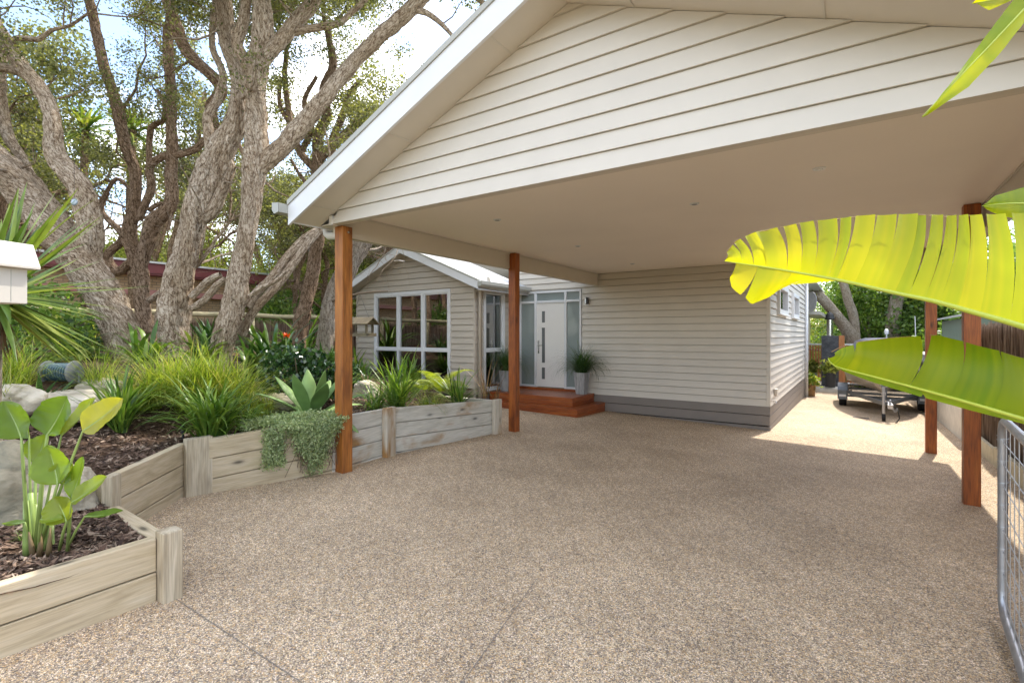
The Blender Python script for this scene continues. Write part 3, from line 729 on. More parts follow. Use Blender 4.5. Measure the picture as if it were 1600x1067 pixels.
# wing roof, barge, gutter
yb = 8.78; ov = .40
nz = lambda x: NEZ + NP * (hw - abs(x - NRX))
for sgn in (-1, 1):
    xe = NRX + sgn * (hw + ov)
    m = MB(); m.prism([(xe, yb, nz(xe)-.02), (NRX, yb, nz(NRX)-.02), (NRX, yb, nz(NRX)+.16), (xe, yb, nz(xe)+.16)], (0, .03, 0)); m.build('wing_barge', M['white'], hs)
    m = MB(); m.prism([(xe, yb-.012, nz(xe)+.162), (NRX, yb-.012, nz(NRX)+.162), (NRX, yb-.012, nz(NRX)+.20), (xe, yb-.012, nz(xe)+.20)], (0, .1, 0)); m.build('wing_roof_capping', M['gutter'], hs)
    m = MB(); m.prism([(xe, yb+.03, nz(xe)+.004), (NRX, yb+.03, nz(NRX)+.004), (NRX, yb+.03, nz(NRX)+.02), (xe, yb+.03, nz(xe)+.02)], (0, NY-yb+.0, 0)); m.build('wing_soffit', M['board_shaded'], hs)
    m = MB(); m.box(min(xe, NRX+sgn*(hw+.0)), max(xe, NRX+sgn*(hw+.0)), NY+.02, WY+2, nz(xe)-.012, nz(xe)+.003); m.build('wing_eave_soffit', M['soffit'], hs)
    m = MB(); x2 = xe-sgn*.02; m.box(min(xe, x2), max(xe, x2), yb+.03, WY+2 if sgn > 0 else 16, nz(xe)-.03, nz(xe)+.13); m.build('wing_fascia', M['white'], hs)
    zg = nz(xe) + .055
    def pr(y): return [(xe, y, zg), (xe+sgn*.085, y, zg-.012), (xe+sgn*.12, y, zg+.03), (xe+sgn*.123, y, zg+.105), (xe+sgn*.108, y, zg+.107), (xe+sgn*.10, y, zg+.04), (xe+sgn*.08, y, zg+.01), (xe+sgn*.002, y, zg+.02), (xe, y, zg+.09)]
    m = MB(); m.prism(pr(yb-.01), (0, (WY-.03-yb) if sgn > 0 else 7, 0)); m.prism([p for i, p in enumerate(pr(yb-.014)) if i in (0, 1, 2, 3, 8)], (0, .008, 0)); m.build('wing_gutter', M['gutter'], hs)
# corrugated roof of the wing
m = MB(); nribs = 46
for sgn in (-1, 1):
    y0r, y1r = yb+.02, (WY+.0 if sgn > 0 else 16)
    ys_ = np.linspace(y0r, y1r, int((y1r-y0r)/.019)); xe = NRX + sgn*(hw+ov+.05)
    for i in range(len(ys_)-1):
        za = .175+.008*math.sin(i*math.pi/2); zb = .175+.008*math.sin((i+1)*math.pi/2)
        m.quad((xe, ys_[i], nz(xe)+za), (NRX, ys_[i], nz(NRX)+za), (NRX, ys_[i+1], nz(NRX)+zb), (xe, ys_[i+1], nz(xe)+zb))
m.build('wing_roof', M['roofw'], hs)
m = MB(); m.tube([(NRX, yb, nz(NRX)+.20), (NRX, 16, nz(NRX)+.20)], .06, 10); m.build('wing_ridge', M['gutter'], hs)
# main roof (hidden behind carport from the street)
m = MB(); e = .25
rp = [(-7.2, WY+.0, 4.0), (WX+e-.1, WY+.0, 3.5), (WX+e-.1, YS1+e, 3.5), (-7.2, YS1+e, 4.0)]
m.prism([(-9.4, 16, 3.55), (-9.4, 28, 3.55), (WX+.2, 28, 3.55), (WX+.2, WY+.13, 3.55), (-7.0, WY+.13, 3.55)][::-1], (0, 0, .05))
m.prism([(WX+.2, WY+.14, 3.6), (WX+.2, YS1+.1, 3.6), (-4.3, YS1-3, 5.0), (-4.3, WY+3, 5.0)], (0, 0, .03)); m.build('main_roof', M['roofm'], hs)
# wing downpipe on the side wall
m = MB(); xd = NX1+.075; yd = NY+.13
m.tube([(NX1+.33, yd, 2.93), (NX1+.33, yd, 2.79), (NX1+.30, yd, 2.75), (xd+.04, yd, 2.73), (xd, yd, 2.69), (xd, yd, .05)], .042, 14); m.build('downpipe', M['board_shaded'], hs, smooth=True)
# rear wing of the house beyond, with its eave and satellite dish
m = MB(); m.box(-5, -1.75, YS1+.02, 28, -.6, 3.0); m.build('rear_wall', M['cream'], hs)
m = MB(); m.prism([(-5, YS1+.7, 2.62), (-.95, YS1+.7, 2.28), (-.95, YS1+.7, 2.40), (-5, YS1+.7, 2.85)], (0, 5.5, 0)); m.build('rear_eave', M['gutter'], hs)
m = MB(); c = Vector((-1.2, YS1+.35, 2.72))
pts = []
for k in range(14):
    a = 2*math.pi*k/14; pts.append(c + Vector((.16*math.cos(a), -.12*math.cos(a), .34*math.sin(a))))
n0 = len(m.v); m.v += [tuple(p) for p in pts] + [tuple(c + Vector((-.05, .06, -.02)))]
for k in range(14): m.f.append((n0+k, n0+(k+1) % 14, n0+14))
m.tube([c + Vector((0, 0, -.3)), c + Vector((.18, -.25, -.22)), c + Vector((.26, -.3, -.12))], .012, 6)
m.tube([c + Vector((-.05, .06, -.02)), c + Vector((-.16, .1, -.2)), c + Vector((-.17, .1, -.5))], .02, 6)
o = m.build('satellite_dish', M['wire'], hs)
sol = o.modifiers.new('s', 'SOLIDIFY'); sol.thickness = .01

# ------------------------------------------------------------------ entry deck
dk = empty('entry_deck', (-6.0, 10.1, drive_z(-6, 10.1)), 'two step oiled timber deck below the white front door', 'deck')
def step(x0, x1, y0, y1, zb, zt, nm):
    m = MB(); bw = .088; y = y0-.012; k = 0
    while y < y1-.02:
        ye_ = min(y+bw, y1); m.box(x0-.0, x1+.012, y, ye_, zt-.022, zt); y += bw+.005; k += 1
    o = m.build(nm, M['deck'], dk, bevel=0.002)
    m = MB(); zz = zt-.024
    while zz > zb+.01:
        z2 = max(zb, zz-.066); m.box(x0, x1, y0, y0+.02, z2, zz); zz -= .070
    m.build('riser', M['deck'], o)
    m = MB(); zz = zt-.024
    while zz > zb+.01:
        z2 = max(zb, zz-.066); m.box(x1-.02, x1, y0+.021, y1, z2, zz); zz -= .070
    m.build('side_riser', M['deck_y'], o)
    m = MB(); m.box(x0+.02, x1-.03, y0+.03, y1, zb, zt-.03); m.build('deck_frame', M['dark'], o)
step(-7.27, -4.78, 9.43, WY-.02, -.22, .036, 'lower_step')
step(-7.26, -5.03, 9.70, WY-.08, .04, .232, 'upper_step')
# ------------------------------------------------------------------ sleeper retaining wall
rw = empty('retaining_wall', (W[5].x, W[5].y, drive_z(W[5].x, W[5].y)), 'long weathered timber sleeper wall with uprights holding the garden bed', 'retaining wall')
pw = empty('planter_wall', (W[2].x, W[2].y, drive_z(W[2].x, W[2].y)), 'low two sleeper wall round the nearest mulch bed', 'retaining wall')
def sleepers(parent, a, b, ta, tb, mat, th=0.075, hgt=0.194, lowa=None):
    a = Vector((a.x, a.y, 0)); b = Vector((b.x, b.y, 0)); d = b - a; L = d.length; rot = math.atan2(d.y, d.x)
    gz = min(drive_z(a.x, a.y), drive_z(b.x, b.y)) - 0.06
    k = 0
    while True:
        t0, t1 = ta - k*(hgt+.008), tb - k*(hgt+.008)
        if max(t0, t1) < gz + 0.06: break
        m = MB(); jit = random.uniform(-.004, .004)
        e0, e1 = 0.004, L-0.004
        lo = hgt
        m.v += [(e0, jit, t0-lo), (e1, jit, t1-lo), (e1, th, t1-lo), (e0, th, t0-lo), (e0, jit, t0), (e1, jit, t1), (e1, th, t1), (e0, th, t0)]
        m.f += [(0,3,2,1),(4,5,6,7),(0,1,5,4),(1,2,6,5),(2,3,7,6),(3,0,4,7)]
        m.build('sleeper', M[mat], parent, local=True, loc=(a.x, a.y, 0), rotz=rot, bevel=0.006)
        k += 1
def upright(parent, c, ang, wd, th, zt, mat, off=0.0):
    zb = drive_z(c.x, c.y) - .08
    m = MB(); m.box(-wd/2, wd/2, -th-.002+off, -.002+off, zb, zt)
    return m.build('upright', M[mat], parent, local=True, loc=(c.x, c.y, 0), rotz=ang, bevel=0.008)
def ang(a, b): return math.atan2(b.y-a.y, b.x-a.x)
sleepers(pw, W[0], W[2], .375, .385, 'sleeper')
a2 = ang(W[0], W[2])
upright(pw, W[2] + Vector((0.0, 0.055, 0)), a2, .11, .11, .425, 'sleeper_v', off=.04)
r0 = W[2] + Vector((-.085, .02, 0)); sleepers(pw, r0, W[3] + Vector((.06, -.03, 0)), .335, .335, 'sleeper', th=-.10)
sleepers(rw, W[3], W[4], .525, .55, 'sleeper'); sleepers(rw, W[5], W[6] + (W[6]-W[5])*.0, .575, .635, 'sleeper')
sleepers(rw, W[6], W[7], .635, .612, 'sleeper_pale'); sleepers(rw, W[7], W[8], .612, .49, 'sleeper_pale')
sleepers(rw, W[8], Vector((-7.22, 7.05, 0)), .485, .46, 'sleeper_pale')
upright(rw, W[3] + Vector((-.01, .02, 0)), ang(W[3], W[4]), .115, .075, .56, 'sleeper_v', off=.01)
mid = (W[4] + W[5]) / 2; upright(rw, mid + Vector((.0, .0, 0)), (ang(W[3], W[4]) * .35 + ang(W[5], W[6]) * .65) - .25, .235, .085, .60, 'sleeper_v', off=.03)
upright(rw, W[7], ang(W[6], W[7]) + .02, .20, .075, .635, 'sleeper_pale_v')
upright(rw, W[8] + Vector((0, -.06, 0)), ang(W[7], W[8]), .18, .075, .51, 'sleeper_pale_v')

# ------------------------------------------------------------------ left boundary: rail fence with brush panel, brick neighbour
fn = empty('rail_fence', (-13, 6, 1.2), 'low brush fence under a round treated top rail behind the tea trees', 'fence')
m = MB(); m.tube([(-13, y, 2.10 + .012*math.sin(y*3)) for y in np.linspace(-2, 16, 40)], .062, 12); m.build('rail', M['rail'], fn, smooth=True)
for y in np.arange(-1.6, 16, 2.15):
    m = MB(); m.tube([(-12.95, y, .8), (-12.95, y, 2.05)], .06, 10); m.build('fence_post', M['rail'], fn, smooth=True)
def brush(x, y0, y1, zb0, zb1, zt, n, face=0.05):
    m = MB()
    for k in range(n):
        y = random.uniform(y0, y1); zb = zb0 + (zb1-zb0)*(y-y0)/(y1-y0)
        ztt = zt + random.gauss(0, .03); xx = x + random.uniform(-face, face); r = random.uniform(.004, .011); lx, ly = random.gauss(0, .025), random.gauss(0, .05)
        z0 = zb if random.random() < .5 else random.uniform(zb, ztt - .4)
        a, b = Vector((xx, y, z0)), Vector((xx+lx, y+ly, ztt if random.random() < .6 else random.uniform(z0+.35, ztt)))
        m.tube([a, b], [r, r*.6], 3, cap=False)
    return m
tb = NT('brush_stick'); mpb = tb.coords((30, 30, 1.5), rnd=False); nb = tb.n('ShaderNodeTexNoise', Scale=1.0, Detail=5.0); tb.l(mpb, 'Vector', nb, 'Vector')
rb = tb.ramp([(0.32, (0.08, 0.052, 0.036)), (0.5, (0.24, 0.165, 0.115)), (0.7, (0.46, 0.35, 0.26))]); tb.l(nb, 'Fac', rb, 'Fac'); tb.l(rb, 'Color', tb.b, 'Base Color'); tb.b.inputs['Roughness'].default_value = .95
M['brush'] = tb.m
m = brush(-13.2, -1, 16, 1.1, .8, 1.98, 2600); m.box(-13.26, -13.22, -1, 16, .6, 1.9); m.build('brush_panel', M['brush'], fn)

nb_ = empty('brick_house', (-22, 5, 1.2), 'tan brick house with maroon fascia beyond the fence', 'house')
m = MB(); m.box(-26, -18.3, -6, 10.0, .3, 3.45); m.build('brick_wall', M['brick'], nb_)
m = MB(); m.box(-27, -17.9, -6.5, 10.3, 3.50, 3.80); m.build('fascia', M['maroon'], nb_)
m = MB(); m.box(-27.1, -17.85, -6.6, 10.4, 3.802, 3.86); m.build('roof', M['roofm'], nb_)
m = MB(); m.box(-18.3, -17.93, -6.3, 10.1, 3.44, 3.498); m.build('eave', M['maroon'], nb_)
M['rosy'] = paint('rosy_beam', (0.40, 0.18, 0.15), .6)
m = MB(); m.box(-18.28, -18.0, -6, 9.6, 2.82, 2.98); m.build('beam', M['rosy'], nb_)

# ------------------------------------------------------------------ right boundary
rf = empty('brush_fence', (1.75, 8.5, drive_z(1.75, 8.5)), 'brown brushwood fence on a pale plinth right of the carport', 'fence')
m = brush(1.86, 2.0, 12.2, .0, -.2, 1.74, 5200, .06); m.box(1.885, 1.93, 2, 12.2, -.2, 1.66); m.build('brush_panel', M['brush'], rf)
m = MB()
for y in np.arange(2, 12.2, 2.04): m.box(1.70, 1.755, y, min(y+2.03, 12.2), drive_z(1.7, y)-.1, drive_z(1.7, y)+.235)
m.build('plinth', M['plinth'], rf, bevel=.004)
wl = empty('rendered_wall', (1.75, 16, drive_z(1.75, 16)), 'pale rendered boundary wall beside the boat', 'wall')
m = MB(); m.box(1.66, 1.86, 12.25, 23, -.7, 1.0); m.build('wall_panel', M['render'], wl, bevel=.01)
m = MB(); m.box(1.63, 1.89, 12.23, 23, 1.002, 1.05); m.build('coping', M['render'], wl, bevel=.008)
sh = empty('garden_shed', (4, 18, -.3), 'green metal shed with pale roof behind the brush fence', 'shed')
M['green'] = paint('green_shed_metal', (0.13, 0.19, 0.15), .45)
m = MB(); m.box(2.2, 6, 15, 20, -.5, 2.0); m.build('shed_wall', M['green'], sh)
m = MB(); m.prism([(2.0, 14.7, 2.02), (2.0, 20.3, 2.02), (4.1, 20.3, 2.5), (4.1, 14.7, 2.5)], (0, 0, .05)); m.prism([(6.2, 14.7, 2.02), (6.2, 20.3, 2.02), (4.11, 20.3, 2.5), (4.11, 14.7, 2.5)][::-1], (0, 0, .05)); m.build('shed_roof', M['roofw'], sh)

# ------------------------------------------------------------------ galvanised gate
gx, gy0, gy1 = .75, 4.23, 1.20
gt = empty('farm_gate', (gx, gy0, drive_z(gx, gy0)), 'galvanised pipe gate with wire mesh standing open at the right', 'gate')
dv = Vector((-.075, -1, 0)).normalized(); a0 = Vector((gx, gy0, 0)); L = 3.05
z0, z1 = -.085, 1.085; r = .024
def gp(s, z): return a0 + dv*s + Vector((0, 0, z))
pts = [gp(.12, z1), gp(.05, z1-.02), gp(.012, z1-.06), gp(0, z1-.13), gp(0, z0+.13), gp(.012, z0+.06), gp(.05, z0+.02), gp(.12, z0)]
loop = pts + [gp(L-.12, z0), gp(L-.03, z0+.03), gp(L, z0+.12), gp(L, z1-.12), gp(L-.03, z1-.03), gp(L-.12, z1), gp(.12, z1)]
m = MB(); m.tube(loop, r, 14); m.build('frame', M['steel'], gt, smooth=True)
m = MB()
for s in np.arange(.15, L, .152): m.tube([gp(s, z0+.01), gp(s+random.gauss(0, .004), (z0+z1)/2), gp(s, z1-.01)], .0026, 5)
for z in np.linspace(z0+.10, z1-.14, 8): m.tube([gp(0, z), gp(L/2, z+random.gauss(0, .003)), gp(L, z)], .0026, 5)
m.build('mesh', M['wire'], gt)
for z in np.linspace(z0+.10, z1-.14, 8):
    m = MB(); c = gp(0, z); m.tube([c + Vector((.027*math.cos(t), .027*math.sin(t), .004*t)) for t in np.linspace(0, 9, 16)], .0026, 4)
    m.build('wire_tie', M['wire'], gt)
m = MB(); h = gp(L+.12, 0); m.tube([(h.x, h.y, -.3), (h.x, h.y, 1.25)], .05, 14); 
for z in (.15, .9): m.tube([gp(L-.0, z), gp(L+.1, z)], .018, 8)
m.build('hinge_post', M['steel'], gt, smooth=True)

# ------------------------------------------------------------------ drain grate in the drive
dg = Gd(1345, 653); m = MB(); m.box(dg.x-.16, dg.x+.16, dg.y-.06, dg.y+.06, drive_z(dg.x, dg.y)-.01, drive_z(dg.x, dg.y)+.008)
for k in range(8): m.box(dg.x-.15+.04*k, dg.x-.135+.04*k, dg.y-.05, dg.y+.05, drive_z(dg.x, dg.y)+.009, drive_z(dg.x, dg.y)+.013)
tag(m.build('drain_grate', M['black'], None), 'small dark drain grate set in the driveway before the trailer', 'drain')

# ------------------------------------------------------------------ boat and trailer
tr = empty('boat_trailer', (.62, 17, drive_z(.6, 17)), 'dark galvanised boat trailer on a jockey wheel facing the camera', 'trailer')
M['frame'] = paint('trailer_steel', (0.13, 0.145, 0.16), .45, .15, 9, .1, .5)
M['rubber'] = paint('tyre_rubber', (0.012, 0.012, 0.013), .8)
def tz(y): return drive_z(.62, y)
xc = .62; yc = 14.45; ya = 17.6
zf = tz(15) + .42
m = MB(); 
for s in (-1, 1):
    m.bar((xc+.03*s, yc+.15, zf-.02), (xc+.78*s, ya-.4, zf-.03), .06, .09); m.bar((xc+.78*s, ya-.4, zf-.03), (xc+.78*s, 20.2, zf-.05), .06, .09)
for y in (15.8, ya-.4, 18.6, 20.1): m.bar((xc-.78*min(1, (y-yc)/2.7), y, zf-.05), (xc+.78*min(1, (y-yc)/2.7), y, zf-.05), .05, .06)
m.bar((xc-.95, ya, tz(ya)+.3), (xc+.95, ya, tz(ya)+.3), .05, .05)
m.bar((xc-.7, ya, tz(ya)+.3), (xc-.7, ya, zf), .05, .05, (0, 1, 0)); m.bar((xc+.7, ya, tz(ya)+.3), (xc+.7, ya, zf), .05, .05, (0, 1, 0))
m.build('frame', M['frame'], tr, bevel=.004)
for s in (-1, 1):
    x = xc + .90*s; zc = tz(ya)+.29
    m = MB(); prof = [(.17, -.085), (.27, -.09), (.29, -.06), (.29, .06), (.27, .09), (.17, .085)]; n = 24
    for rr, xo in prof:
        for k in range(n): m.v.append((x+xo, ya+rr*math.cos(2*math.pi*k/n), zc+rr*math.sin(2*math.pi*k/n)))
    for i in range(5):
        for k in range(n): m.f.append((i*n+k, i*n+(k+1) % n, (i+1)*n+(k+1) % n, (i+1)*n+k))
    wh = m.build('wheel', M['rubber'], tr, smooth=True)
    m = MB(); m.tube([(x-.07, ya, zc), (x+.07, ya, zc)], .17, 18); m.build('rim', M['steel'], wh)
    m = MB(); pts = [(ya+.40*math.cos(t), zc+.38*math.sin(t)) for t in np.linspace(-.1, math.pi+.1, 12)]
    for (y_, z_), (y2, z2) in zip(pts[:-1], pts[1:]): m.prism([(x-.12, y_, z_), (x+.12, y_, z_), (x+.12, y2, z2), (x-.12, y2, z2)], (0, .002, .012))
    m.box(x-.12, x+.12, ya-.42, ya-.405, zc-.06, zc+.20); m.build('mudguard', M['frame'], tr)
    m = MB(); m.box(x-.08, x+.08, ya-.44, ya-.422, zc+.02, zc+.08); m.build('marker_lamp', M['white'], tr)
m = MB(); m.tube([(xc-.06, yc+.02, tz(yc)+.13), (xc-.06, yc+.02, tz(yc)+.78)], .03, 12); m.tube([(xc-.06, yc+.02, tz(yc)+.6), (xc-.06, yc+.02, tz(yc)+.66)], .042, 12); jw = m.build('jockey_wheel', M['steel'], tr, smooth=False)
m = MB(); m.tube([(xc-.095, yc, tz(yc)+.085), (xc-.025, yc, tz(yc)+.085)], .085, 16); m.build('tyre', M['rubber'], jw)
m = MB(); m.bar((xc-.06, yc+.02, tz(yc)+.78), (xc+.06, yc-.05, tz(yc)+.82), .018, .018); m.build('crank', M['steel'], jw)
m = MB(); m.bar((xc+.03, yc+.25, zf), (xc+.05, yc-.22, zf), .07, .08); m.bar((xc+.05, yc-.22, zf-.02), (xc+.05, yc-.34, zf-.03), .10, .10); m.bar((xc+.05, yc-.15, zf+.04), (xc+.05, yc-.3, zf+.12), .035, .03); m.build('coupling', M['steel'], tr, bevel=.008)
m = MB()
for k in range(9):
    c = Vector((xc+.09+.012*k, yc-.18+.004*k, zf-.06-.035*k+.004*k*k)); m.tube([c + Vector((.016*math.cos(t)*(k % 2), .016*math.cos(t)*(1-k % 2), .024*math.sin(t))) for t in np.linspace(0, 6.283, 9)], .005, 5)
m.build('safety_chain', M['steel'], tr)
m = MB(); m.tube([(xc+.08, yc-.1, zf), (xc+.2, yc-.15, zf-.12), (xc+.22, yc-.15, zf-.3), (xc+.17, yc-.15, zf-.40)], .012, 6); m.tube([(xc+.17, yc-.15, zf-.40), (xc+.13, yc-.15, zf-.47)], .025, 8); m.build('plug_cable', M['black'], tr)
m = MB(); m.bar((xc, yc+.75, zf), (xc, yc+.65, zf+.62), .07, .07); m.bar((xc, yc+.66, zf+.5), (xc, yc+.95, zf+.52), .10, .06); m.tube([(xc-.08, yc+.66, zf+.36), (xc+.08, yc+.66, zf+.36)], .05, 10); m.build('winch_post', M['frame'], tr)
bt = empty('boat', (.62, 17.5, tz(17)+.5), 'small aluminium boat with a navy cover sitting on the trailer', 'boat')
M['alu'] = paint('bare_aluminium', (0.44, 0.41, 0.36), .42, .12, 7, .1, .55)
M['navy'] = paint('navy_cover', (0.022, 0.03, 0.055), .8, .15, 6, .5)
secs = []
zk0 = zf - .01
for t in np.linspace(0, 1, 15):
    y = 15.15 + 4.6*t; hb = .98 * (1 - (1-t)**2.6) ** .75 if t > 0 else .01
    keel = zk0 + .15*(1-t)**3.2; chine_z = keel + .16 + .50*(1-t)**1.6; sheer = zk0 + .86 + .22*(1-t)**2
    secs.append([(xc, y - .10*(1-t)*0, keel), (xc-hb*.55, y, keel+(chine_z-keel)*.5), (xc-hb*.83, y, chine_z), (xc-hb*.93, y-.05*(1-t), (chine_z+sheer)/2), (xc-hb, y-.14*(1-t), sheer)])
def loft(rows):
    m = MB(); k = len(rows[0]); m.v = [p for r_ in rows for p in r_]
    for i in range(len(rows)-1):
        for j in range(k-1): m.f.append((i*k+j, i*k+j+1, (i+1)*k+j+1, (i+1)*k+j))
    return m
full = [[(2*xc-p[0], p[1], p[2]) for p in s_[:0:-1]] + s_ for s_ in secs]
m = loft(full); m.poly(full[-1]); hl = m.build('hull', M['alu'], bt, smooth=False)
m = MB()
for j in (1, 2, 3):
    for sgn in (-1, 1):
        m.tube([(xc+sgn*(xc-s_[j][0])+sgn*.004, s_[j][1], s_[j][2]) for s_ in secs[1:]], .012, 5)
for sgn in (-1, 1): m.tube([(xc+sgn*(xc-s_[4][0])+sgn*.006, s_[4][1], s_[4][2]) for s_ in secs], .022, 6)
m.build('strake', M['alu'], hl)
rows_ = []
for i, s_ in enumerate(secs):
    t = i/14; bump_ = .05 + .50*math.exp(-((t-.36)/.17)**4) + .22*math.exp(-((t-.75)/.2)**2)
    hb = xc - s_[4][0]; r_ = []
    for q in np.linspace(-1, 1, 9): r_.append((xc+q*(hb+.02), s_[4][1], s_[4][2] + .012 + bump_*(1-abs(q)**7) - (.10 if abs(q) == 1 else 0)))
    rows_.append(r_)
loft(rows_).build('cover', M['navy'], bt, smooth=True)
m = MB(); m.tube([(xc+.75, 17.2, zk0+1.0), (xc+.72, 17.2, zk0+2.1)], [.014, .008], 8); m.build('aerial', M['white'], bt)
m = MB(); m.tube([(xc+.1, 17.0, zk0+1.3), (xc+.1, 17.0, zk0+1.62)], .016, 8); m.lathe((xc+.1, 17.0, zk0+1.60), [(.02, 0), (.045, .02), (.05, .08), (.04, .14), (.01, .16)], 14); m.build('cabin_light', M['white'], bt)

# ------------------------------------------------------------------ back court: screen, fireplace, pots
zg = drive_z(-.8, 24)
sc = empty('timber_screen', (-1.2, 25.6, zg), 'orange vertical slat screen at the end of the driveway', 'screen')
m = MB()
for x in np.arange(-2.9, 1.6, .105): m.box(x, x+.075, 25.58, 25.61, zg+.1, 1.15)
m.build('slat_panel', M['screen'], sc)
m = MB(); m.box(-2.9, 1.6, 25.615, 25.66, .1, .18); m.box(-2.9, 1.6, 25.615, 25.66, .9, .98); m.box(-2.9, 1.6, 25.55, 25.68, 1.155, 1.22); m.build('screen_rail', M['white'], sc)
fp = empty('outdoor_fireplace', (-.35, 23.4, zg), 'dark slate outdoor fireplace with steel flue and black cowl', 'fireplace')
c = P(1303, 590, 19.6); x0, x1 = c.x-.42, c.x+.16; y0 = c.y
m = MB(); m.box(x0, x1, y0, y0+.8, zg-.1, 1.56); m.build('slate_block', M['slate'], fp, bevel=.01)
m = MB(); m.box(x1+.002, x1+.18, y0-.02, y0+.85, zg-.3, 1.57); m.build('timber_side', M['screen'], fp)
m = MB(); xm = (x0+x1)/2-.02; m.tube([(xm, y0+.4, 1.5), (xm, y0+.4, 2.22)], .11, 16); m.tube([(xm, y0+.4, 2.0), (xm, y0+.4, 2.03)], .125, 16); fl = m.build('flue', M['chrome'], fp)
m = MB(); m.lathe((xm, y0+.4, 2.2), [(.15, 0), (.17, .03), (.13, .2), (.05, .3), (.0, .31)], 16, cap=False); m.build('cowl', M['black'], fl)
pt_ = empty('paved_terrace', (-1.2, 23, zg), 'pale stone terrace slab stepping up behind the driveway', 'terrace')
m = MB(); m.box(-2.2, x1+.2, y0-1.1, 25.5, zg-.2, zg+.16); m.build('slab', M['render'], pt_, bevel=.01)
m = MB(); m.box(-2.18, x1+.18, y0-1.08, 25.5, zg-.2, zg+.0); 
# ------------------------------------------------------------------ trees
def smooth_path(pts, rad, step):
    pts = np.asarray(pts, float); rad = np.asarray(rad, float)
    if len(pts) < 3:
        n = max(2, int(np.linalg.norm(pts[-1]-pts[0])/step)); t = np.linspace(0, 1, n)[:, None]
        return pts[0]*(1-t)+pts[-1]*t, np.interp(t[:, 0], [0, 1], rad)
    P_ = np.vstack([2*pts[0]-pts[1], pts, 2*pts[-1]-pts[-2]]); out, ro = [], []
    for i in range(1, len(P_)-2):
        L = np.linalg.norm(P_[i+1]-P_[i]); n = max(2, int(L/step))
        t = np.linspace(0, 1, n, endpoint=False)[:, None]
        a, b, c, d = P_[i-1], P_[i], P_[i+1], P_[i+2]
        out.append(0.5*((2*b)+(-a+c)*t+(2*a-5*b+4*c-d)*t**2+(-a+3*b-3*c+d)*t**3)); ro.append(rad[i-1]*(1-t[:, 0])+rad[i]*t[:, 0])
    out.append(pts[-1:]); ro.append(rad[-1:])
    return np.vstack(out), np.concatenate(ro)
class Bark:
    def __init__(s): s.v, s.f, s.b, s.n = [], [], [], 0
    def add(s, pts, rad, n, lump=0.0, twist=0.0, r=None):
        pts = np.asarray(pts, float); rad = np.asarray(rad, float); k = len(pts)
        if k < 2: return
        t = np.gradient(pts, axis=0); t /= (np.linalg.norm(t, axis=1)[:, None] + 1e-9)
        u = np.cross(t[0], [0, 0, 1.0]); 
        if np.linalg.norm(u) < 1e-3: u = np.array([1.0, 0, 0])
        u /= np.linalg.norm(u); U = np.empty_like(pts)
        for i in range(k):
            u = u - t[i]*np.dot(u, t[i]); u /= (np.linalg.norm(u)+1e-9); U[i] = u
        Wv = np.cross(t, U)
        ln = np.concatenate([[0], np.cumsum(np.linalg.norm(np.diff(pts, axis=0), axis=1))])
        a = np.linspace(0, 2*np.pi, n, endpoint=False)[None, :]; tw = twist*ln[:, None]
        rr = np.repeat(rad[:, None], n, 1)
        ph = (r or rng).uniform(0, 6.28, 8)
        if lump:
            rr = rr*(1 + lump*(0.75*np.sin(2*a+ph[0]+tw*1.2+np.sin(ln[:, None]*1.7+ph[1])) + 0.5*np.sin(3*(a+tw)+ph[2]+0.8*np.sin(ln[:, None]*2.3+ph[3])) + 0.42*np.sin(7*(a+tw)+ph[4]+1.2*np.sin(ln[:, None]*2.9+ph[3])) + 0.34*np.sin(11*(a+tw)+ph[5]+1.5*np.sin(ln[:, None]*3.7))
                  + 0.45*np.sin(ln[:, None]*4.1+ph[6]+2*np.sin(a+ph[7]))))
        if lump >= .1:
            bx = np.cos(a+tw*.8)*rr*1.0; by = np.sin(a+tw*.8)*rr; zz_ = np.repeat(ln[:, None], n, 1); dsp = np.empty_like(rr); sd = float(ph[0]*9)
            for ii in range(k):
                for jj in range(n):
                    x_, y_, z_ = bx[ii, jj], by[ii, jj], zz_[ii, jj]
                    dsp[ii, jj] = .5-abs(mnoise.noise((x_*11+sd, y_*11, z_*1.9)))*1.7 + .55*mnoise.noise((x_*26, y_*26+sd, z_*6)) + .35*mnoise.noise((x_*50, y_*50, z_*14+sd))
            rr = rr + dsp*np.clip(rad[:, None]*.16, .008, .038)
        v = pts[:, None, :] + U[:, None, :]*(np.cos(a)*rr)[..., None] + Wv[:, None, :]*(np.sin(a)*rr)[..., None]
        m = max(float(rad.mean()), .02)
        off = (r or rng).uniform(0, 20)
        b = np.stack([np.cos(a+tw*.8)*m + off, np.sin(a+tw*.8)*m + off*.7, np.repeat((ln+off)[:, None], n, 1)*0.35], -1)
        s.v.append(v.reshape(-1, 3)); s.b.append(b.reshape(-1, 3))
        i, j = np.meshgrid(np.arange(k-1), np.arange(n), indexing='ij'); j2 = (j+1) % n
        s.f.append(np.stack([i*n+j, i*n+j2, (i+1)*n+j2, (i+1)*n+j], -1).reshape(-1, 4)+s.n); s.n += k*n
    def build(s, name, mat, parent):
        return np_obj(name, np.vstack(s.v), np.vstack(s.f), mat, parent, {'bark': ('FLOAT_VECTOR', np.vstack(s.b))}, smooth=True)
def unit(v): return v/(np.linalg.norm(v)+1e-9)
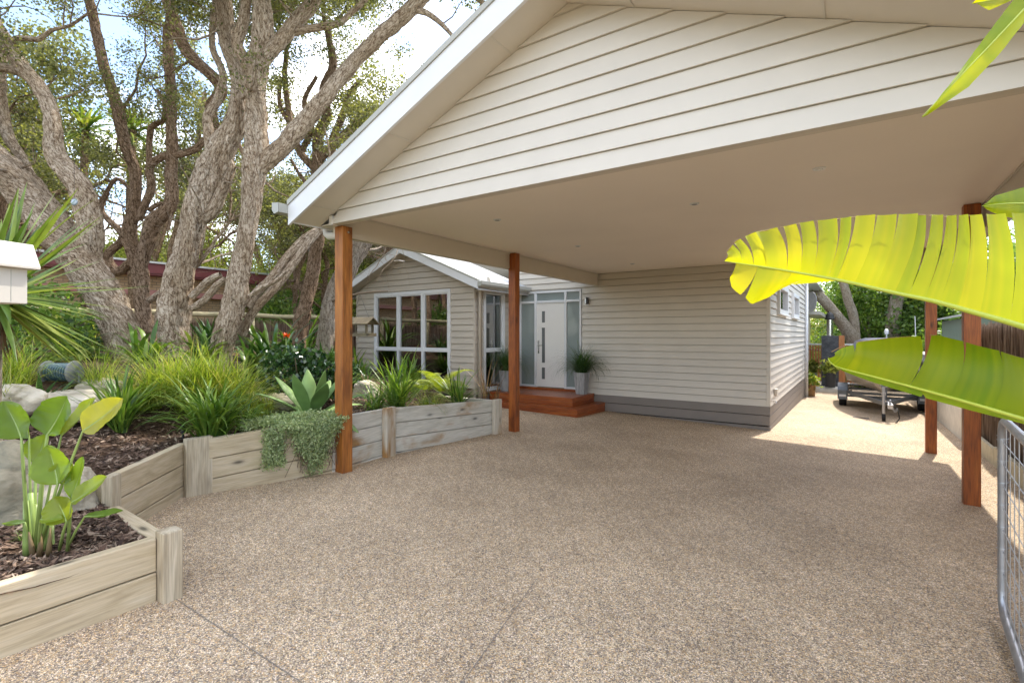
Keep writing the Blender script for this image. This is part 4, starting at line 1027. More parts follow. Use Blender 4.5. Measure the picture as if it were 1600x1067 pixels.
def grow(r, bk, p, d, L, r0, lev, maxlev, twigs, up=0.12, wander=0.35, kids=4, seg=0.16, shrink=0.6):
    n = max(4, int(L/seg)); pts = [np.array(p, float)]; d = unit(np.array(d, float))
    for i in range(n):
        d = unit(d + r.normal(0, wander*0.5, 3) + np.array([0, 0, up]))
        pts.append(pts[-1] + d*(L/n))
    pts = np.array(pts); rad = r0*(1-0.72*np.linspace(0, 1, len(pts)))
    bk.add(pts, rad, 8 if lev == 0 else (5 if lev == 1 else 3), 0.05 if lev == 0 else 0, 0.4, r)
    if lev >= maxlev: twigs.append(pts); return
    for c in range(kids):
        t = r.uniform(0.3, 1.0); i = min(len(pts)-2, int(t*(len(pts)-1)))
        base = unit(pts[i+1]-pts[i]); s = unit(r.normal(0, 1, 3)); nd = unit(base*0.55 + unit(s - base*np.dot(s, base))*0.85)
        grow(r, bk, pts[i], nd, L*shrink*r.uniform(.75, 1.2), rad[i]*0.6, lev+1, maxlev, twigs, up*.8, wander*1.15, kids, seg*.8, shrink)
def leaves(r, twigs, per, spread, size, aspect=0.32, droop=0.2, zmin=-1e9, keep=None):
    cs = []
    for tw in twigs:
        i = r.integers(len(tw)//3, len(tw), per); cs.append(tw[i] + r.normal(0, spread, (per, 3))*np.array([1, 1, .75]))
    c = np.vstack(cs); c = c[c[:, 2] > zmin]
    if keep is not None: c = c[keep(c)]
    n = len(c); d = r.normal(0, 1, (n, 3)); d[:, 2] -= droop; d /= np.linalg.norm(d, axis=1)[:, None]
    q = r.normal(0, 1, (n, 3)); s = np.cross(d, q); s /= np.linalg.norm(s, axis=1)[:, None]
    L = (size*r.uniform(.6, 1.35, n))[:, None]; w_ = L*aspect
    v = np.stack([c-d*L/2, c+s*w_, c+d*L/2, c-s*w_], 1).reshape(-1, 3)
    f = np.arange(4*n).reshape(-1, 4); tint = np.repeat(np.clip(r.normal(.5, .22, n), 0, 1), 4)
    return v, f, tint
M['leaf_olive'] = leafmat('olive_tea_tree_leaf', [(0.05, 0.06, 0.025), (0.13, 0.15, 0.06), (0.24, 0.25, 0.11), (0.40, 0.38, 0.19)], .5, .58)
M['leaf_lime'] = leafmat('lime_leaf', [(0.09, 0.13, 0.025), (0.20, 0.25, 0.05), (0.33, 0.36, 0.09), (0.46, 0.46, 0.16)], .5, .5)
M['leaf_green'] = leafmat('mid_green_leaf', [(0.04, 0.08, 0.02), (0.09, 0.17, 0.035), (0.18, 0.28, 0.06), (0.30, 0.40, 0.11)], .4, .42)

M['leaf_canopy'] = leafmat('grey_green_canopy_leaf', [(0.045, 0.052, 0.024), (0.11, 0.12, 0.052), (0.20, 0.205, 0.09), (0.34, 0.33, 0.16)], .5, .52)
SMOOTH = 40
def photo_tree(name, label, D0, limbs, seed, matb='bark', sprouts=3, crownL=2.0, leafper=70, spread=.2, zmin=3.6, mids=2, leafsize=.055, group=None, per_mid=1.1):
    """limbs: lists of (px, py, half width px[, depth]) read off the survey, first one is the trunk"""
    r = np.random.default_rng(seed); bk = Bark(); twigs = []
    base = None; extra = []
    for li, limb in enumerate(limbs):
        pts, rad = [], []
        for q in limb:
            D = q[3] if len(q) > 3 else D0
            p = P(q[0], q[1], D); pts.append((p.x, p.y, p.z)); rad.append(max(.012, q[2]*D/FPX*(.76 if q[2] > 12 else .9)))
        if li == 0:
            b0 = np.array(pts[0]); gz_ = garden_z(b0[0], b0[1]); base = (b0[0], b0[1], min(gz_, b0[2]))
            d_ = unit(np.array(pts[0])-np.array(pts[1])); 
            pts = [tuple(np.array(pts[0]) + d_*.35 + np.array([0, 0, -.15]))] + pts; rad = [rad[0]*1.15] + rad
        sp, sr = smooth_path(pts, rad, .045 if max(rad) > .09 else .09)
        big = max(rad) > .09
        wig = r.normal(0, 1, (len(sp)+8, 3)); ker = np.ones(9)/9
        wig = np.stack([np.convolve(wig[:, c], ker, 'valid') for c in range(3)], 1)
        sp = sp + wig*np.minimum(sr, .06)[:, None]*.35
        bk.add(sp, sr, SMOOTH if big else 12, .10 if big else .06, 1.1 if big else .5, r)
        end = sp[-1]; dr = unit(sp[-1]-sp[max(0, len(sp)-8)])
        if limb[-1][1] < 120 or (len(limb[-1]) > 3 and limb[-1][2] < 9):
            extra.append((end, dr, sr[-1]))
        for _ in range(mids if li < 6 else 1):
            i = int(r.uniform(.45, .98)*(len(sp)-1))
            if sp[i][2] > 3.2:
                s = unit(r.normal(0, 1, 3)+np.array([0, 0, .4])); grow(r, bk, sp[i], s, per_mid*r.uniform(.7, 1.3), max(.012, sr[i]*.22), 1, 3, twigs, .08, .5, 3)
    for end, dr, r_ in extra:
        for k in range(sprouts):
            d = unit(dr + r.normal(0, .45, 3)); grow(r, bk, end, d, crownL*r.uniform(.75, 1.25), r_*(.85 if k == 0 else .6), 0, 3, twigs, .06, .42, 4)
    root = empty(name, base, label, 'tree', group)
    bk.build('trunk', M[matb], root)
    if twigs:
        v, f, t = leaves(r, twigs, leafper, spread, leafsize, .33, zmin=zmin)
        np_obj('crown', v, f, M['leaf_canopy'], root, {'tint': ('FLOAT', t)})
    return root
TG = 'old tea trees in the garden bed'
photo_tree('tea_tree', 'thick pale trunk leaning far to the left, nearest the yucca', 7.6, [
    [(207, 556, 34), (188, 512, 29), (168, 470, 29), (142, 432, 32), (112, 392, 35), (72, 340, 33), (25, 282, 32), (-40, 225, 30), (-120, 150, 26), (-190, 60, 20)],
    [(150, 446, 22), (138, 400, 20), (142, 356, 20), (124, 292, 19), (90, 245, 17), (82, 187, 15), (64, 142, 14), (37, 105, 13), (11, 70, 12), (-20, 20, 11), (-40, -60, 9)],
    [(64, 142, 9), (37, 116, 8), (0, 106, 8), (-40, 112, 7), (-90, 90, 6)],
    [(11, 72, 7), (30, 60, 5), (60, 62, 4), (80, 48, 3), (110, 40, 2.5), (140, 20, 2)],
    [(62, 300, 7, 7.9), (34, 250, 8, 8.1), (10, 210, 9, 8.2), (2, 130, 8, 8.3), (4, 70, 7, 8.4), (-10, 0, 6, 8.4)]], 11, 'bark', 2, 1.6, 58, .10, 4.5, 2, .045, group=TG)
photo_tree('tea_tree', 'slender brown multi-stemmed tree between the leaning trunk and the thick fissured trunk', 9.2, [
    [(230, 535, 14), (226, 500, 13), (222, 465, 13), (218, 430, 14), (212, 398, 13), (204, 370, 11), (210, 319, 9), (210, 270, 9), (195, 225, 8.5), (184, 169, 8), (165, 112, 7.5), (150, 49, 7), (139, -10, 6.5), (130, -70, 5)],
    [(219, 425, 9), (226, 394, 10), (240, 349, 11), (266, 319, 10), (268, 262, 8), (268, 169, 8), (262, 60, 8), (266, 20, 7), (262, -50, 5)],
    [(217, 345, 6), (236, 292, 6.5), (233, 262, 6), (255, 244, 6), (285, 240, 6), (309, 230, 5.5), (330, 205, 4)],
    [(338, 205, 7, 9), (330, 170, 9, 9), (345, 139, 9, 9), (322, 109, 9, 9), (300, 90, 9, 9), (285, 71, 8.5, 9), (274, 37, 8, 9), (262, 0, 8, 9), (255, -60, 6, 9)],
    [(226, 408, 8), (205, 410, 8), (184, 425, 8), (168, 400, 7), (192, 370, 6), (160, 330, 4), (170, 300, 3)],
    [(232, 330, 4), (250, 318, 3.5), (268, 330, 3), (262, 360, 3)],
    [(232, 262, 4), (236, 200, 5), (255, 190, 4), (256, 160, 3), (245, 140, 3)],
    [(208, 300, 3), (182, 280, 3.5), (165, 305, 3), (150, 330, 3.5), (158, 360, 3.5)],
    [(188, 180, 3), (200, 158, 2.5), (212, 140, 2), (216, 110, 2)]], 12, 'bark_brown', 2, 1.4, 52, .09, 4.6, 2, .042, group=TG)
photo_tree('tea_tree', 'thick upright trunk with fissured pale bark, left of the pair', 8.0, [
    [(271, 552, 30), (271, 520, 28), (272, 480, 27), (279, 440, 24), (288, 405, 22), (297, 370, 22), (305, 335, 24), (318, 300, 26), (335, 260, 27), (352, 225, 25), (368, 195, 21), (374, 150, 15), (372, 118, 14), (358, 78, 12), (353, 40, 12), (350, 0, 11), (345, -60, 9)],
    [(310, 345, 12), (332, 330, 10), (346, 300, 8.5), (357, 262, 8), (352, 240, 6)],
    [(330, 265, 8), (328, 215, 9), (325, 180, 7), (338, 160, 7), (348, 120, 6), (330, 70, 5), (334, 20, 5)],
    [(232, 470, 5, 8.4), (262, 450, 6, 8.3), (290, 425, 5, 8.2), (310, 412, 4, 8.2)],
    [(298, 482, 6), (318, 470, 6), (338, 445, 6), (352, 435, 5)],
    [(300, 465, 6), (325, 440, 6), (345, 430, 5)],
    [(357, 75, 7), (340, 40, 6), (338, 0, 6), (330, -50, 5)]], 13, 'bark', 3, 1.7, 48, .10, 5.1, 2, .045, group=TG)
photo_tree('tea_tree', 'thick fissured trunk dividing into a long limb over the carport eave, right of the pair', 7.8, [
    [(342, 566, 22), (348, 535, 20), (357, 500, 20), (367, 465, 20), (374, 430, 19), (381, 395, 18), (387, 350, 17), (394, 300, 19), (400, 262, 22), (401, 225, 20), (399, 190, 18), (399, 150, 17), (404, 105, 18), (410, 60, 18), (410, 10, 16), (405, -60, 12)],
    [(404, 262, 16), (424, 246, 18), (447, 226, 18), (466, 202, 18), (484, 180, 17), (498, 162, 15), (515, 145, 15), (540, 115, 14), (562, 88, 14), (588, 62, 14), (612, 41, 14), (640, 17, 13), (662, -4, 13), (690, -40, 11)],
    [(406, 100, 12), (428, 76, 12), (446, 55, 12), (466, 33, 11), (486, 8, 11), (505, -30, 9)],
    [(452, 52, 6), (480, 46, 6), (512, 40, 6), (532, 36, 5), (550, 18, 5), (568, 2, 5), (590, -30, 4)],
    [(395, 120, 9), (386, 100, 10), (370, 70, 9), (378, 40, 9), (384, 0, 8), (380, -40, 7)],
    [(378, 522, 7, 8.1), (392, 492, 7.5, 8.1), (410, 470, 7, 8.1), (432, 448, 7, 8.2), (455, 418, 7, 8.3), (478, 385, 6, 8.4), (496, 362, 6, 8.5), (520, 330, 5, 8.6)],
    [(386, 480, 8, 8.0), (402, 458, 8, 8.1), (425, 434, 8, 8.2), (444, 408, 8, 8.3), (467, 382, 8, 8.4), (492, 364, 7, 8.5), (520, 352, 6, 8.7)],
    [(390, 462, 4), (410, 448, 4), (430, 440, 3.5), (446, 424, 3)],
    [(640, 15, 6), (665, 20, 5), (690, 38, 4), (708, 58, 3), (715, 64, 2)]], 14, 'bark', 3, 1.7, 64, .10, 5.0, 2, .045, group=TG)
photo_tree('tea_tree', 'dark brown leaning trunk beside the rail fence, left of the front post', 11.0, [
    [(468, 528, 13), (472, 500, 12), (479, 465, 11), (487, 430, 10), (494, 400, 9), (499, 370, 9), (500, 330, 9), (497, 290, 9), (496, 250, 9), (497, 215, 9), (510, 180, 8), (505, 140, 7), (520, 100, 6), (512, 50, 5)],
    [(498, 300, 6), (520, 260, 7), (518, 225, 6), (532, 190, 6), (545, 150, 5), (560, 130, 4)],
    [(500, 250, 7), (525, 222, 7), (550, 200, 7), (565, 180, 6), (590, 172, 6), (620, 170, 5), (650, 160, 4)],
    [(498, 270, 6), (470, 240, 6), (456, 200, 6), (450, 160, 5), (445, 120, 4), (448, 80, 4)],
    [(470, 240, 5), (486, 200, 5), (475, 160, 4), (495, 120, 3)],
    [(478, 330, 3), (478, 290, 3), (466, 270, 2.5), (455, 250, 2)],
    [(450, 190, 4), (436, 160, 4), (438, 120, 3)], 
    [(525, 222, 5), (560, 215, 5), (575, 225, 5), (600, 205, 4), (640, 200, 3)]], 15, 'bark_brown', 3, 1.5, 70, .11, 4.6, 3, .05, group=TG)
photo_tree('tea_tree', 'pale trunk leaning right behind the orange front post', 10.5, [
    [(505, 545, 18), (510, 520, 17), (516, 490, 18), (526, 455, 18), (540, 425, 18), (556, 395, 19), (576, 362, 18), (600, 325, 16), (630, 290, 14), (660, 240, 11)],
    [(560, 388, 8), (556, 350, 8), (548, 300, 7), (556, 250, 6), (590, 200, 5)]], 16, 'bark_grey', 3, 1.8, 60, .25, 4.3, 2, group=TG)

# ---- procedural tea trees standing further back
def proto_tree(name, label, seed, height, stems, spread, leafper, leafsize, matleaf, matb='bark_brown', kids=4, sp=.26, lean=.5, group=None, r0=.12, drop=.2):
    r = np.random.default_rng(seed); bk = Bark(); twigs = []
    for s in range(stems):
        a = 2*math.pi*(s + r.uniform(-.3, .3))/stems; d = np.array([math.cos(a)*lean, math.sin(a)*lean, 1.0])
        L = height*.55*r.uniform(.85, 1.15); n = 12; pts = [np.array([.12*math.cos(a), .12*math.sin(a), -.3])]; d = unit(d)
        for i in range(n):
            d = unit(d + r.normal(0, .17, 3) + np.array([0, 0, .04])); pts.append(pts[-1]+d*L/n)
        rd = r0*np.linspace(1.1, .5, n+1); spt, sr = smooth_path(pts, rd, .15); bk.add(spt, sr, 10, .08, .8, r)
        for k in range(kids+1):
            i = int(r.uniform(.45, 1)*(len(spt)-1)); q = unit(unit(spt[i]-spt[max(0, i-3)])*.7 + unit(r.normal(0, 1, 3))*.8 + np.array([0, 0, .15]))
            grow(r, bk, spt[i], q, spread*r.uniform(.7, 1.2), sr[i]*.6, 0, 2, twigs, .05, .45, kids, .22, .58)
    root = empty(name, (0, 0, 0), label, 'tree', group); bk.build('trunk', M[matb], root)
    v, f, t = leaves(r, twigs, leafper, sp, leafsize, .36, drop)
    np_obj('crown', v, f, M[matleaf], root, {'tint': ('FLOAT', t)})
    return root
def high_tree(name, seed, height, stems, leafper, group=None):
    """bare curving stems carrying a wide, twiggy, thinly leaved crown"""
    r = np.random.default_rng(seed); bk = Bark(); twigs = []
    for s in range(stems):
        a = 2*math.pi*(s + r.uniform(-.3, .3))/stems; d = unit(np.array([math.cos(a)*.45, math.sin(a)*.45, 1.0])); L = height*.62*r.uniform(.85, 1.15); n = 14
        pts = [np.array([.12*math.cos(a), .12*math.sin(a), -.3])]
        for i in range(n): d = unit(d + r.normal(0, .20, 3) + np.array([0, 0, .06])); pts.append(pts[-1]+d*L/n)
        sp_, sr = smooth_path(pts, .10*np.linspace(1.1, .45, n+1), .15); bk.add(sp_, sr, 10, .08, .8, r)
        for k in range(7):
            i = int(r.uniform(.5, 1)*(len(sp_)-1)); q = unit(unit(sp_[i]-sp_[max(0, i-3)])*.5 + unit(r.normal(0, 1, 3))*.9 + np.array([0, 0, .12]))
            grow(r, bk, sp_[i], q, 1.9*r.uniform(.7, 1.2), sr[i]*.6, 0, 2, twigs, .03, .55, 5, .2, .58)
    root = empty(name, (0, 0, 0), '', 'tree', group); bk.build('trunk', M['bark_brown'], root)
    v, f, t = leaves(r, twigs, leafper, .10, .06, .36, .2, zmin=3.2); np_obj('crown', v, f, M['leaf_canopy'], root, {'tint': ('FLOAT', t)}); return root
def put(o, x, y, z, rz, s, label, group):
    o.location = (x, y, z); o.rotation_euler.z = rz; o.scale = (s, s, s); o['label'] = label; o['group'] = group; return o
BG = 'trees standing beyond the fence and house'
pa = proto_tree('background_tea_tree', '', 21, 7.5, 4, 1.9, 75, .085, 'leaf_olive', sp=.27)
pb = proto_tree('background_tea_tree', '', 22, 6.8, 5, 1.7, 80, .085, 'leaf_olive', sp=.25, lean=.7)
pc = proto_tree('pale_leafed_tree', '', 23, 6.2, 4, 1.8, 110, .10, 'leaf_lime', sp=.36, lean=.6)
pd = proto_tree('green_leafed_tree', '', 24, 6.0, 4, 1.8, 140, .12, 'leaf_green', sp=.36, lean=.5, matb='bark_grey')
ph = high_tree('background_tea_tree', 25, 9.4, 4, 66); pi_ = high_tree('background_tea_tree', 26, 8.6, 4, 66)
first = {}
def tree_at(proto, x, y, rz, s, label, z=None):
    o = proto if proto not in first else copy_tree(proto); first[proto] = 1
    return put(o, x, y, garden_z(x, y) if z is None else z, rz, s, label, BG)
tree_at(ph, -14.8, 1.6, .3, 1.0, 'twiggy tea tree over the fence, behind the upper left limbs')
tree_at(pi_, -14.4, 10.2, 4.0, .95, 'twiggy tea tree over the fence, behind the long sloping limb')
tree_at(ph, -14.4, 13.8, 5.2, 1.45, 'twiggy tea tree over the fence, just above the carport eave')
tree_at(pi_, -27.5, -1.5, 2.3, 1.9, 'tall twiggy tea tree behind the left end of the brick house')
tree_at(ph, -27.2, 8.6, 3.7, 1.9, 'tall twiggy tea tree behind the brick house roof')
tree_at(pi_, -27.4, 4.0, 5.1, 2.0, 'tallest twiggy tea tree behind the middle of the brick house')
tree_at(ph, -20.5, 13.4, 1.0, 1.6, 'tall twiggy tea tree in the gap left of the carport eave')
tree_at(pi_, -17.8, 17.5, 4.4, 1.7, 'tall twiggy tea tree showing over the carport roof edge')
tree_at(pi_, -12.6, 17.2, 2.2, 1.4, 'twiggy tea tree behind the wing roof, under the carport barge')
tree_at(ph, -18.3, 15.0, 3.0, 1.6, 'tall twiggy tea tree filling the sky beside the carport barge')
tree_at(pi_, -21.5, 18.5, .2, 2.0, 'tallest twiggy tea tree far beyond the carport eave')
tree_at(pa, -21.5, -2.2, .3, 1.3, 'dense olive tea tree past the left end of the brick house')
tree_at(pb, -15.2, 17.2, 3.9, 1.0, 'olive tea tree right of the brick house, seen under the carport eave')
tree_at(pa, -13.2, 19.5, 5.1, 1.05, 'olive tea tree behind the ridge of the front wing')
tree_at(pc, -28.0, 2.6, .4, 1.1, 'yellow green tree behind the left end of the brick house')
tree_at(pc, -28.5, 6.8, 2.4, 1.0, 'yellow green tree behind the middle of the brick house')
tree_at(pc, -28.0, 11.5, 1.7, 1.2, 'yellow green tree behind the right part of the brick house')
tree_at(pc, -18.2, 12.6, 2.9, .95, 'yellow green tree in the gap between brick house and carport')
tree_at(pc, -19.5, 16.0, .6, 1.1, 'yellow green tree deep in the gap left of the carport eave')
tree_at(pb, -26.0, 18.5, .9, 1.4, 'tall olive tree far beyond the gap left of the carport')
tree_at(pb, -34.0, 6.0, 3.1, 1.5, 'tall olive tree far beyond the brick house roof')
tree_at(pa, -32.0, -.5, 4.2, 1.4, 'tall olive tree far behind, at the left edge')
tree_at(pa, -34.0, 13.0, 1.2, 1.5, 'tall olive tree far beyond the yellow green row')
tree_at(pc, -16.8, 18.0, 5.5, .9, 'yellow green tree behind the wing, low beside the front post')
tree_at(pd, -17.0, 11.0, 3.3, .5, 'low bright green tree over the rail fence by the brick corner')
tree_at(pb, -10.0, 24.0, 2.0, 1.0, 'olive tree far behind the front wing roof')
# right end of the drive
zr = drive_z(0, 26)
tree_at(pc, -1.6, 36.5, .5, .72, 'leafy green tree behind the slat screen', zr)
tree_at(pd, 2.2, 30.0, 2.2, 1.15, 'leafy green tree behind the boat', zr)
tree_at(pd, 4.4, 33.0, 1.0, 1.5, 'tall leafy green tree behind the straight pale trunk', zr)
tree_at(pd, 5.8, 29.0, 4.0, 1.3, 'leafy green tree above the green shed', zr)
tree_at(pd, 2.6, 39.0, 5.2, 1.4, 'tall leafy green tree far behind the forked trunk', zr)
tree_at(pc, -4.0, 37.0, 1.1, .8, 'yellow green tree far behind the house corner', zr)
tree_at(pd, 7.0, 14.0, 5.0, .9, 'leafy green tree over the brush fence, behind the big leaf', -.3)
tree_at(pd, 5.6, 21.8, 2.8, 1.0, 'leafy green tree over the rendered wall, shading the boat', -.4)
bush_spots = ((.9, 27.6, 1.5, 2.6, 'low leafy hedge shrub left behind the boat'), (3.0, 27.2, 1.6, 3.2, 'leafy hedge shrub right behind the boat'))
# forked trunk and pale trunk behind the boat
def right_tree(name, label, limbs, D0, seed, mat='bark_grey'):
    r = np.random.default_rng(seed); bk = Bark(); tw = []; base = None
    for li, limb in enumerate(limbs):
        pts = [tuple(P(q[0], q[1], D0)) for q in limb]; rad = [q[2]*D0/FPX for q in limb]
        if li == 0: base = (pts[0][0], pts[0][1], drive_z(pts[0][0], pts[0][1]))
        if li == 0: pts = [(pts[0][0], pts[0][1], base[2]-.1)] + pts; rad = [rad[0]*1.2] + rad
        sp_, sr = smooth_path(pts, rad, .12); bk.add(sp_, sr, 14, .07, .6, r)
        for k in range(4): grow(r, bk, sp_[-1], unit(unit(sp_[-1]-sp_[-5]) + r.normal(0, .7, 3)), 2.5, sr[-1]*.6, 0, 2, tw, .0, .45, 5, .2, .6)
    root = empty(name, base, label, 'tree'); bk.build('trunk', M[mat], root)
    v, f, t = leaves(r, tw, 90, .22, .10, .25, .6); np_obj('crown', v, f, M['leaf_olive'], root, {'tint': ('FLOAT', t)})
right_tree('forked_tree', 'pale forked tree rising behind the boat, bent left over the fireplace', [[(1340, 560, 12), (1335, 535, 10), (1318, 508, 8.5), (1298, 482, 8), (1280, 462, 7.5), (1268, 448, 7), (1252, 428, 6), (1240, 400, 5)], [(1337, 540, 8), (1334, 500, 6.5), (1326, 470, 6), (1318, 445, 5.5), (1305, 415, 5)]], 22.5, 31)
right_tree('straight_tree', 'straight pale trunk behind the boat near the carport post', [[(1394, 560, 11), (1394, 525, 10.5), (1396, 500, 10), (1399, 475, 9), (1404, 450, 9), (1400, 410, 7)], [(1402, 460, 6), (1425, 430, 5), (1440, 405, 4)]], 22.5, 32)
# ------------------------------------------------------------------ blades, leaves, plants
def blade_set(r, n, L, W, el, bend, nseg=6, base_r=.05, fold=.25, prof='strap', bendpow=1.5, az=None, twist=.3, base_z=0.0, side=0.0):
    """n curved leaf blades springing from a crown; returns verts, quads, tint"""
    L_ = r.uniform(*L, n); W_ = r.uniform(*W, n); e0 = np.radians(r.uniform(*el, n)); bd = np.radians(r.uniform(*bend, n))
    a = r.uniform(0, 2*np.pi, n) if az is None else np.asarray(az)
    rr = base_r*np.sqrt(r.uniform(0, 1, n)); ba = r.uniform(0, 2*np.pi, n)
    p = np.stack([rr*np.cos(ba), rr*np.sin(ba), np.full(n, base_z)], 1)
    t = np.linspace(0, 1, nseg+1); C = [p]; E = []
    ang_ = a.copy(); tw = r.normal(0, twist, n)
    for i in range(nseg+1):
        e = e0 - bd*t[i]**bendpow; an = a + tw*t[i]
        d = np.stack([np.cos(e)*np.cos(an), np.cos(e)*np.sin(an), np.sin(e)], 1); E.append((d, e, an))
        if i < nseg: p = p + d*(L_/nseg)[:, None]; C.append(p)
    C = np.stack(C, 1)
    if prof == 'strap': w = np.minimum(1, .45+2.2*t)*np.clip((1-t)*3.2, 0, 1)**.8
    elif prof == 'grass': w = np.clip((1-t), 0, 1)**.7
    elif prof == 'agave': w = np.interp(t, [0, .15, .5, .7, .9, 1], [.5, .55, 1, .9, .38, .02])
    elif prof == 'sword': w = np.interp(t, [0, .3, .7, 1], [.7, 1, .75, .03])
    else: w = np.interp(t, [0, .3, .6, .85, 1], [.3, .85, 1, .6, .02])
    V = np.empty((n, nseg+1, 3, 3))
    for i in range(nseg+1):
        d, e, an = E[i]; s = np.stack([-np.sin(an), np.cos(an), np.zeros(n)], 1); up = np.cross(d, s)*-1
        hw = (W_*w[i]/2)[:, None]
        V[:, i, 0] = C[:, i] - s*hw + up*hw*-fold*-1; V[:, i, 1] = C[:, i] ; V[:, i, 2] = C[:, i] + s*hw + up*hw*fold
        V[:, i, 0] = C[:, i] - s*hw + up*hw*fold
    k = (nseg+1)*3; i, j, b = np.meshgrid(np.arange(nseg), np.arange(2), np.arange(n), indexing='ij')
    q = b*k + i*3 + j; f = np.stack([q, q+1, q+4, q+3], -1).reshape(-1, 4)
    tint = np.repeat(np.clip(r.normal(.5, .24, n), 0, 1), k)
    return V.reshape(-1, 3), f, tint
def merge(*sets):
    vs, fs, ts, n = [], [], [], 0
    for v, f, t in sets: vs.append(v); fs.append(f+n); ts.append(t); n += len(v)
    return np.vstack(vs), np.vstack(fs), np.concatenate(ts)
M['lomandra'] = leafmat('fine_grass_leaf', [(0.06, 0.11, 0.014), (0.15, 0.23, 0.028), (0.27, 0.36, 0.045), (0.42, 0.45, 0.09), (0.52, 0.44, 0.20)], .45, .4)
M['iris'] = leafmat('green_strap_leaf', [(0.04, 0.09, 0.018), (0.09, 0.18, 0.03), (0.18, 0.28, 0.045), (0.30, 0.38, 0.08)], .35, .35)
M['clivia'] = leafmat('dark_strap_leaf', [(0.015, 0.05, 0.012), (0.03, 0.085, 0.018), (0.07, 0.14, 0.03), (0.16, 0.24, 0.06)], .28, .25)
M['yucca'] = leafmat('yucca_leaf', [(0.05, 0.10, 0.022), (0.10, 0.17, 0.03), (0.20, 0.27, 0.05), (0.40, 0.42, 0.10)], .35, .3)
M['agave'] = leafmat('agave_leaf', [(0.16, 0.28, 0.09), (0.25, 0.39, 0.12), (0.33, 0.47, 0.17)], .5, .2, (1.1, 1.2, .6), vein=4)
M['silver'] = leafmat('silver_green_leaf', [(0.17, 0.24, 0.11), (0.29, 0.37, 0.18), (0.42, 0.49, 0.26), (0.54, 0.58, 0.36)], .7, .3)
M['gloss'] = leafmat('dark_glossy_leaf', [(0.008, 0.028, 0.010), (0.02, 0.055, 0.016), (0.04, 0.09, 0.025), (0.09, 0.15, 0.05)], .2, .15, spec=.6)
M['fern'] = leafmat('fern_leaf', [(0.12, 0.17, 0.02), (0.22, 0.28, 0.03), (0.34, 0.38, 0.05)], .5, .45)
M['dry'] = leafmat('bronze_dry_leaf', [(0.10, 0.055, 0.03), (0.19, 0.11, 0.06), (0.30, 0.22, 0.12)], .6, .3)
M['potgrass'] = leafmat('pot_grass_leaf', [(0.012, 0.04, 0.01), (0.03, 0.085, 0.018), (0.07, 0.14, 0.035), (0.15, 0.20, 0.06)], .4, .35)
M['paddle'] = leafmat('paddle_leaf', [(0.10, 0.19, 0.025), (0.20, 0.29, 0.03), (0.42, 0.41, 0.05)], .3, .45, vein=5)
M['stalk'] = paint('green_stalk', (0.24, 0.33, 0.09), .4, .2, 8)
M['stalkdry'] = paint('dry_stalk_sheath', (0.13, 0.085, 0.035), .7, .35, 12)
M['orange'] = leafmat('orange_petal', [(0.7, 0.09, 0.01), (0.85, 0.16, 0.02)], .5, .3, (1.2, .8, .4))

def plant(name, label, cat, loc, sets, mat, group=None, part='foliage'):
    root = empty(name, loc, label, cat, group); v, f, t = merge(*sets)
    ob = np_obj(part, v + np.array(loc), f, mat, root, {'tint': ('FLOAT', t)}, smooth=True)
    return root
def at_soil(px, py):
    p = Gg(px, py); return (p.x, p.y, p.z)
def pscale(loc): # metres per survey pixel at that place
    return (-SN*loc[0] + CS*loc[1]) / FPX
GG = 'tussock grasses in the garden bed'
def tussock(px, py, hpx, n, W, label, mat='lomandra', el=(35, 88), bend=(30, 130), prof='grass', br=.10, seed=None, group=GG, fold=.2, name='tussock_grass', cat='grass plant', lmin=.6, nseg=6):
    r = np.random.default_rng(seed if seed is not None else int(px*7+py)); loc = at_soil(px, py); s = pscale(loc); L = hpx*s
    return plant(name, label, cat, loc, [blade_set(r, n, (L*lmin, L*1.3), W, el, bend, nseg, br, fold, prof)], M[mat], group)
tussock(262, 628, 92, 700, (.010, .018), 'yellow green fine tussock at the foot of the leaning trunk', br=.22)
tussock(310, 638, 100, 850, (.010, .018), 'yellow green fine tussock in the middle of the mass below the thick trunk', br=.24)
tussock(358, 644, 92, 780, (.010, .018), 'yellow green fine tussock below the right thick trunk', br=.22)
tussock(404, 655, 58, 460, (.005, .010), 'low straw tinted tussock left of the agave', br=.14, bend=(60, 150))
tussock(228, 640, 66, 420, (.009, .016), 'yellow green fine tussock left end of the mass', br=.15)
tussock(330, 688, 104, 250, (.016, .027), 'broad bladed green tussock just behind the tall sleeper upright', 'iris', (45, 85), (40, 130), 'strap', .12, name='strap_leaf_plant', cat='plant')
tussock(386, 676, 62, 70, (.012, .02), 'thin arching strap plant behind the sleeper wall, left of the silver trailer', 'iris', (35, 80), (60, 150), 'strap', .08, name='strap_leaf_plant', cat='plant')
tussock(190, 676, 96, 100, (.02, .032), 'upright green strap plant standing alone in the mulch', 'iris', (48, 88), (15, 100), 'strap', .05, name='strap_leaf_plant', cat='plant')
tussock(158, 612, 84, 320, (.005, .011), 'fine green tussock before the base of the leaning trunk', 'lomandra', (25, 80), (20, 100), br=.12)
tussock(18, 604, 90, 420, (.005, .012), 'fine yellow green tussock under the yucca at the left edge', br=.16)
tussock(-14, 640, 70, 260, (.005, .012), 'fine tussock cut by the left edge beside the boulder', br=.14)
tussock(66, 640, 62, 44, (.03, .05), 'dark rosette plant growing against the flat boulder', 'clivia', (20, 75), (20, 70), 'strap', .05, name='rosette_plant', cat='plant')
tussock(40, 842, 26, 45, (.003, .006), 'tiny weed tuft behind the nearest sleeper', 'iris', (15, 75), (20, 90), br=.03, name='weed_tuft', cat='weed')
GC = 'strap leaved clivias under the tea trees'
